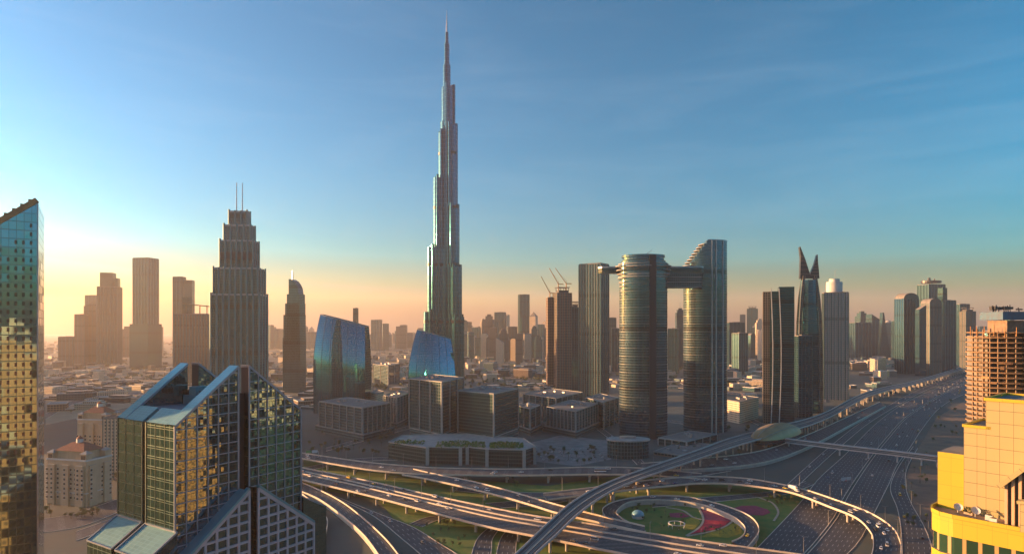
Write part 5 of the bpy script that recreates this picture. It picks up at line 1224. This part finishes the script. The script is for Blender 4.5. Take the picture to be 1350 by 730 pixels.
def make_palm(seed, h):
    rng = random.Random(seed); t = thing('palm_tree', 'palm', 'palm tree', (0, 0, -300)); b = MB(); b.tube((0, 0, 0), (.2, .1, h * .5), .26, .2, 7); b.tube((.2, .1, h * .5), (.25, .1, h), .2, .17, 7); b.build('trunk', M['bark'], t); b = MB()
    for i in range(22):
        a = 2 * math.pi * i / 22 + rng.uniform(-.1, .1); L_ = rng.uniform(2.2, 3.2); up = rng.uniform(-.2, .9); p = Vector((.25, .1, h))
        for k in range(4):
            q2 = p + Vector((math.cos(a), math.sin(a), up - k * .45)).normalized() * L_ / 4; sd = Vector((-math.sin(a), math.cos(a), 0)) * (.32 * (1 - k * .18)); b.face([p - sd, p + sd, q2 + sd * .8, q2 - sd * .8]); p = q2
    b.build('crown', M['leaf2'], t); return t
TREES = [make_tree(1, 6.5, 'leaf'), make_tree(2, 5.2, 'leaf2'), make_tree(3, 7.5, 'leaf2')]; PALM = make_palm(4, 7.5)
used = set()
def plant(kind, px, py, sc, label, group):
    src = PALM if kind == 'palm' else TREES[kind]; x, y = gp(px, py); rz = rr.uniform(0, 6.28)
    if src.name not in used:
        used.add(src.name); src.location = (x, y, 0); src.rotation_euler = (0, 0, rz); src.scale = (sc,) * 3; src['label'] = label; src['group'] = group; return src
    return dup(src, (x, y, 0), rz, label, group, sc)
def cluster(n, box_, kinds, lab, group, s0=.8, s1=1.5):
    for i in range(n): 
        k = rr.choice(kinds); plant(k, rr.uniform(box_[0], box_[1]), rr.uniform(box_[2], box_[3]), rr.uniform(s0, s1), ('palm ' if k == 'palm' else ['bright green tree ', 'small dark tree ', 'tall dark tree '][k]) + lab, group)
cluster(26, (402, 520, 580, 601), [0, 1, 2], 'on the verge below the stone block', 'trees below the stone office block')
cluster(58, (606, 716, 497, 515), [1, 2], 'in the dark tree belt beyond the cubic block', 'trees of the dark belt', 1.2, 2.2)
cluster(14, (560, 692, 580, 589.5), [0], 'in the strip behind the podium roof', 'trees behind the podium', .7, 1.2)
cluster(22, (702, 800, 594, 612), [0, 1, 'palm'], 'around the round plaza', 'trees around the plaza')
cluster(22, (1190, 1225, 600, 700), [0, 1, 'palm'], 'right of the service road', 'trees along the service road', .6, 1.0)
cluster(16, (1010, 1052, 645, 668), [0, 1], 'on the lawn under the curved flyover', 'trees under the curved flyover', .5, .9)
cluster(20, (560, 700, 630, 642), [0, 1], 'on the lawn before the flat overpass', 'trees between the viaducts', .6, 1.0)
cluster(14, (150, 175, 560, 640), [0, 2], 'beside the beige apartment blocks', 'trees by the apartment blocks', .9, 1.4)
cluster(18, (60, 130, 672, 684), [0, 1, 'palm'], 'in front of the turreted apartment block', 'trees in front of the apartment block', .7, 1.1)
cluster(16, (880, 990, 590, 606), [1, 'palm'], 'below the banded twin towers', 'trees below the twin towers', .7, 1.1)
cluster(14, (560, 620, 690, 728), [0, 1], 'on the lawn under the wide viaduct', 'trees under the wide viaduct', .5, .9)
cluster(18, (1225, 1268, 515, 585), [0, 1], 'on the scrub right of the highway bend', 'trees right of the highway bend', .8, 1.4)

cluster(20, (830, 905, 666, 700), [0, 1, 'palm'], 'in the garden inside the loop ramp', 'trees inside the loop ramp', .45, .8)
cluster(14, (925, 978, 696, 707), [0, 'palm'], 'on the yellow green edge of the loop garden', 'trees on the loop garden edge', .35, .6)
cluster(24, (55, 420, 486, 560), [1, 2, 'palm'], 'on the hazy flats at the left', 'trees on the hazy flats', 1.0, 2.0)
cluster(24, (420, 610, 545, 600), [1, 'palm'], 'along the streets between the office blocks', 'trees between the office blocks', .8, 1.3)
cluster(20, (700, 1000, 520, 575), [1, 2], 'between blocks near the banded twin towers', 'trees between low blocks', .9, 1.5)
# podium roof planting
ph = MB(); rg = random.Random(9)
for (px0, px1, py0, py1, n_) in ((575, 640, 582, 590, 420), (646, 690, 583, 591, 420), (520, 560, 581, 586, 160)):
    for i in range(n_):
        px = rg.uniform(px0, px1); py = rg.uniform(py0, py1); x, y = gp(px, py, 18.6); leaf_cloud(ph, (x, y, 18.6 + rg.uniform(.2, 1.8) * math.sin(math.pi * (px - px0) / (px1 - px0)) + .3), .8, .5, 3, .9, rg)
M['sedum'] = surf('roof_planting', (.06, .15, .02), (.09, .17, .03), .4, .9)
struct(ph.build('roof_planting', M['sedum']), 'stuff')

# garden pieces inside the loop
x, y = gp(892, 695); t = thing('round_pergola', 'small pale ring shaped pergola in the flower garden inside the loop ramp', 'pergola', (x, y, .3)); b = MB()
for i in range(24):
    a0, a1 = 2*math.pi*i/24, 2*math.pi*(i+1)/24; b.bar((6*math.cos(a0), 6*math.sin(a0), 3), (6*math.cos(a1), 6*math.sin(a1), 3), .7, .4)
b.build('ring_beam', M['white'], t)
for i in range(8): a0 = 2*math.pi*i/8; c = MB(); c.tube((0, 0, 0), (0, 0, 2.8), .22); c.build('post', M['white'], t, loc=(6*math.cos(a0), 6*math.sin(a0), 0))
x, y = gp(841, 682); t = thing('dome_kiosk', 'small blue domed kiosk in the garden inside the loop ramp', 'kiosk', (x, y, 0)); b = MB()
for i in range(5):
    a0, a1 = math.pi/2*i/5, math.pi/2*(i+1)/5; b.prism(ell(0, 0, 5*math.cos(a0), 5*math.cos(a0), 18), 2.2 + 4*math.sin(a0), 2.2 + 4*math.sin(a1), 0, 0, poly2=ell(0, 0, max(5*math.cos(a1), .1), max(5*math.cos(a1), .1), 18))
M['bluedome'] = surf('blue_dome', (.16, .36, .46), None, .4, .35); b.build('dome', M['bluedome'], t, smooth=50); b = MB(); b.prism(ell(0, 0, 4.7, 4.7, 18), 0, 2.2); b.build('wall', M['white'], t)

# ------------------------------------------------------------------ road signs over the viaduct
def gantry(px, py, z, label, mats):
    x, y = gp(px, py, z); t = thing('road_sign', label, 'road sign', (x, y, z), R(20)); b = MB(); b.tube((-7, 0, 0), (-7, 0, 7), .25); b.tube((7, 0, 0), (7, 0, 7), .25); b.bar((-7, 0, 6.8), (7, 0, 6.8), .5); b.build('frame', M['steel'], t)
    for i, m in enumerate(mats): b = MB(); b.box(0, 0, 0, 5.6, .2, 3.0); b.build('panel', m, t, loc=(-3.2 + i * 6.4, -.4, 5.3))
M['signgreen'] = surf('green_sign', (.02, .26, .10), None, .5, .4); M['signblue'] = surf('pale_sign', (.42, .52, .58), None, .5, .4)
gantry(411, 603, 8, 'green and pale blue road signs on a frame over the flat overpass', [M['signgreen'], M['signblue']])
gantry(1115, 640, 0.1, 'pale overhead road signs across the left carriageway of the highway', [M['signblue'], M['signblue']])

# ------------------------------------------------------------------ street lamps
lampb = MB(); lampb.tube((0, 0, 0), (0, 0, 12), .16, .09, 6)
lamp = thing('street_lamp', '', 'street lamp', (0, 0, -200)); lampb.build('pole', M['steel'], lamp)
for sg in (-1, 1):
    b = MB(); b.tube((0, 0, 11.9), (sg * 2.2, 0, 12.5), .08, .06, 5); b.build('arm', M['steel'], lamp); b = MB(); b.box(sg * 2.5, 0, 12.42, .9, .35, .16); b.build('lamp_head', M['darkmetal'], lamp)
first = [True]
def put_lamps(key, fr, every, label, group, start=.03, end=.97):
    A, B = ROADS[key]; acc = every; n = len(A)
    for i in range(int(n * start) + 1, int(n * end)):
        p, p0 = A[i].lerp(B[i], fr), A[i-1].lerp(B[i-1], fr); acc += (p - p0).length
        if acc >= every:
            acc = 0; d = p - p0; a = math.atan2(d.y, d.x) + math.pi / 2
            if first[0]: first[0] = False; lamp.location = p; lamp.rotation_euler = (0, 0, a); lamp['label'] = label; lamp['group'] = group
            else: dup(lamp, p, a, label, group)
put_lamps('main', .30, 32, 'double armed lamp on the median barrier of the wide viaduct', 'lamps on the wide viaduct')
put_lamps('szr_left', 1.02, 60, 'double armed lamp in the middle of the highway', 'lamps along the highway', 0, .8)
put_lamps('sweep', .02, 32, 'double armed lamp on the far barrier of the curved flyover', 'lamps on the curved flyover')
put_lamps('back', .03, 32, 'double armed lamp on the far barrier of the flat overpass', 'lamps on the flat overpass')
put_lamps('service', .98, 45, 'double armed lamp on the outer kerb of the service road', 'lamps along the service road')

# ------------------------------------------------------------------ vehicles
def car_mesh(kind, paint):
    b = MB(); L_, Wd, H1, H2 = {'car': (4.6, 1.85, .95, 1.5), 'van': (5.4, 2.0, 1.2, 2.2), 'bus': (11.5, 2.5, 1.3, 3.1), 'truck': (9.5, 2.5, 1.2, 3.4)}[kind]
    b.prism([(-L_/2, -Wd/2 + .2), (-L_/2 + .3, -Wd/2), (L_/2 - .5, -Wd/2), (L_/2, -Wd/2 + .35), (L_/2, Wd/2 - .35), (L_/2 - .5, Wd/2), (-L_/2 + .3, Wd/2), (-L_/2, Wd/2 - .2)], .35, H1, 0, 0, bottom=True)
    if kind == 'car': a0, a1, t0, t1 = -L_*.42, L_*.24, -L_*.30, L_*.08
    elif kind == 'van': a0, a1, t0, t1 = -L_*.49, L_*.38, -L_*.47, L_*.25
    else: a0, a1, t0, t1 = -L_*.495, L_*.49, -L_*.49, L_*.48
    if kind == 'truck': b.prism(rect(-L_*.5, L_*.25, -Wd/2, Wd/2), H1 - .1, H2, 0, 0); a0, a1, t0, t1 = L_*.28, L_*.47, L_*.28, L_*.42; H2 = 2.6
    b.prism(rect(a0, a1, -Wd/2 + .1, Wd/2 - .1), H1, H2 - .08, 1, 0, poly2=rect(t0, t1, -Wd/2 + .28, Wd/2 - .28))
    b.prism(rect(t0 - .02, t1 + .02, -Wd/2 + .26, Wd/2 - .26), H2 - .08, H2, 0, 0)
    for x in (-L_*.31, L_*.31):
        for y in (-Wd/2, Wd/2): b.tube((x, y - .1, .34), (x, y + .1, .34), .34, .34, 10, 2)
    for y in (-Wd*.34, Wd*.34): b.box(L_/2 + .005, y, .55, .04, .35, .2, 0, 3); b.box(-L_/2 - .005, y, .6, .04, .3, .18, 0, 4)
    return b
M['tyre'] = surf('tyre', (.02, .02, .02), None, 1, .9); M['headlight'] = surf('headlight', (.8, .8, .75), None, 1, .2); M['taillight'] = surf('tail_light', (.45, .02, .02), None, 1, .3)
PAINT = {'white': (.78, .78, .77), 'silver': (.45, .46, .48), 'black': (.025, .025, .03), 'red': (.42, .03, .025), 'yellow': (.70, .50, .03), 'blue': (.04, .09, .22), 'grey': (.16, .165, .17)}
PM = {k: surf(k + '_paint', c, c, 1, .3, .1) for k, c in PAINT.items()}
protos = {}
def vehicle(kind, colr, p, a, label, group):
    k = (kind, colr)
    if k not in protos:
        o = car_mesh(kind, colr).build({'car': 'car', 'van': 'van', 'bus': 'bus', 'truck': 'truck'}[kind], [PM[colr], M['winglass'], M['tyre'], M['headlight'], M['taillight']]); protos[k] = o
    else: o = protos[k].copy(); COL.objects.link(o)
    o.location = p; o.rotation_euler = (0, 0, a); tag(o, label, kind, group)
occ = []
def traffic(key, fracs, n, where, f0=.02, f1=.98, kinds=('car',) * 8 + ('van', 'van'), rev=()):
    A, B = ROADS[key]; N = len(A); k = 0; tries = 0
    while k < n and tries < n * 30:
        tries += 1; u = rr.uniform(f0, f1) * (N - 2); i = int(u); f = u - i; fr = rr.choice(fracs)
        p0 = A[i].lerp(B[i], fr); p1 = A[i+1].lerp(B[i+1], fr); p = p0.lerp(p1, f); d = p1 - p0
        if any((p - q).length < 7 for q in occ): continue
        kind = rr.choice(kinds); colr = rr.choice(['white'] * 9 + ['silver'] * 4 + ['black'] * 3 + ['grey'] * 2 + ['red', 'blue', 'yellow']) if kind in ('car', 'van') else 'white'
        if p.y > 1300 and colr not in ('white', 'silver', 'black'): colr = 'white'
        a = math.atan2(d.y, d.x) + (math.pi if fr in rev else 0); vehicle(kind, colr, p + Vector((0, 0, .02)), a, '%s %s %s' % (colr, kind, where), 'vehicles ' + where); occ.append(p); k += 1
lanes = [.09, .22, .36, .5, .64, .78, .91]
traffic('szr_right', lanes, 84, 'on the right carriageway of the highway', .08, .92)
traffic('szr_left', lanes, 66, 'on the left carriageway of the highway', .08, .92, rev=tuple(lanes))
traffic('sweep', [.28, .5, .72], 36, 'on the big curved flyover', .08, .93)
traffic('main', [.06, .13, .2, .36, .44, .60, .68, .78, .88], 34, 'on the wide double viaduct', rev=(.06, .13, .2))
traffic('back', [.25, .5, .75], 14, 'on the flat overpass', kinds=('car', 'car', 'car', 'van'))
traffic('branch', [.3, .7], 5, 'on the descending flyover branch')
traffic('loop', [.3, .7], 4, 'on the oval loop ramp')
traffic('service', [.25, .5, .75], 7, 'on the service road by the yellow building', .1)
traffic('front_a', [.3, .7], 12, 'on the frontage road beside the raised track')
traffic('teal_road', [.3, .5, .7], 6, 'on the ground road beside the mirror glass tower')
traffic('mid_a', [.3, .7], 6, 'on the ground road under the flat overpass'); traffic('station_road', [.3, .7], 8, 'on the retained road by the metro station')
def put(key, u, fr, kind, colr, label):
    A, B = ROADS[key]; i = int(u * (len(A) - 2)); p = A[i].lerp(B[i], fr); d = A[i+1] - A[i]; vehicle(kind, colr, p + Vector((0, 0, .02)), math.atan2(d.y, d.x), label, 'single vehicles')
for k_ in range(7): traffic('street%d' % k_, [.3, .7], 6, 'on the %s' % ['street before the office blocks', 'street past the round plaza', 'street behind the podium', 'street beyond the tree belt', 'street behind the twin towers', 'far street among low houses', 'street behind the metro station'][k_])
put('back', .80, .6, 'bus', 'white', 'long white bus on the flat overpass near the raised track'); put('service', .42, .5, 'van', 'yellow', 'yellow van in the middle of the service road'); put('sweep', .55, .3, 'truck', 'white', 'white box truck on the curved flyover above the highway')
# parked rows by the plaza
for r_ in range(5):
    for k in range(9):
        px, py = 704 + k * 10.2 + r_ * 3, 592 + r_ * 3.6; x, y = gp(px, py); colr = rr.choice(['white', 'white', 'silver', 'black', 'grey']); vehicle('car', colr, (x, y, .08), R(70), colr + ' car parked in rows beside the round plaza', 'parked cars by the plaza')
for o in list(COL.objects):
    if o.get('label') in ('tree', 'palm'): 
        for c in list(o.children): bpy.data.objects.remove(c)
        bpy.data.objects.remove(o)

# every repeat gets a label of its own: its place among its like, counted from the left (or from the near end of a road)
by_ = defaultdict(list)
for o in COL.objects:
    if o.parent is None and o.get('group') and 'label' in o: by_[o['label']].append(o)
for lb, L_ in by_.items():
    if len(L_) < 2: continue
    near = 'highway' in lb or 'service road' in lb
    L_.sort(key=(lambda o: o.location.y) if near else (lambda o: o.location.x / max(o.location.y, 1)))
    for i, o in enumerate(L_): o['label'] = '%s, %s from %s' % (lb, ordinal(i), 'near end' if near else 'left')
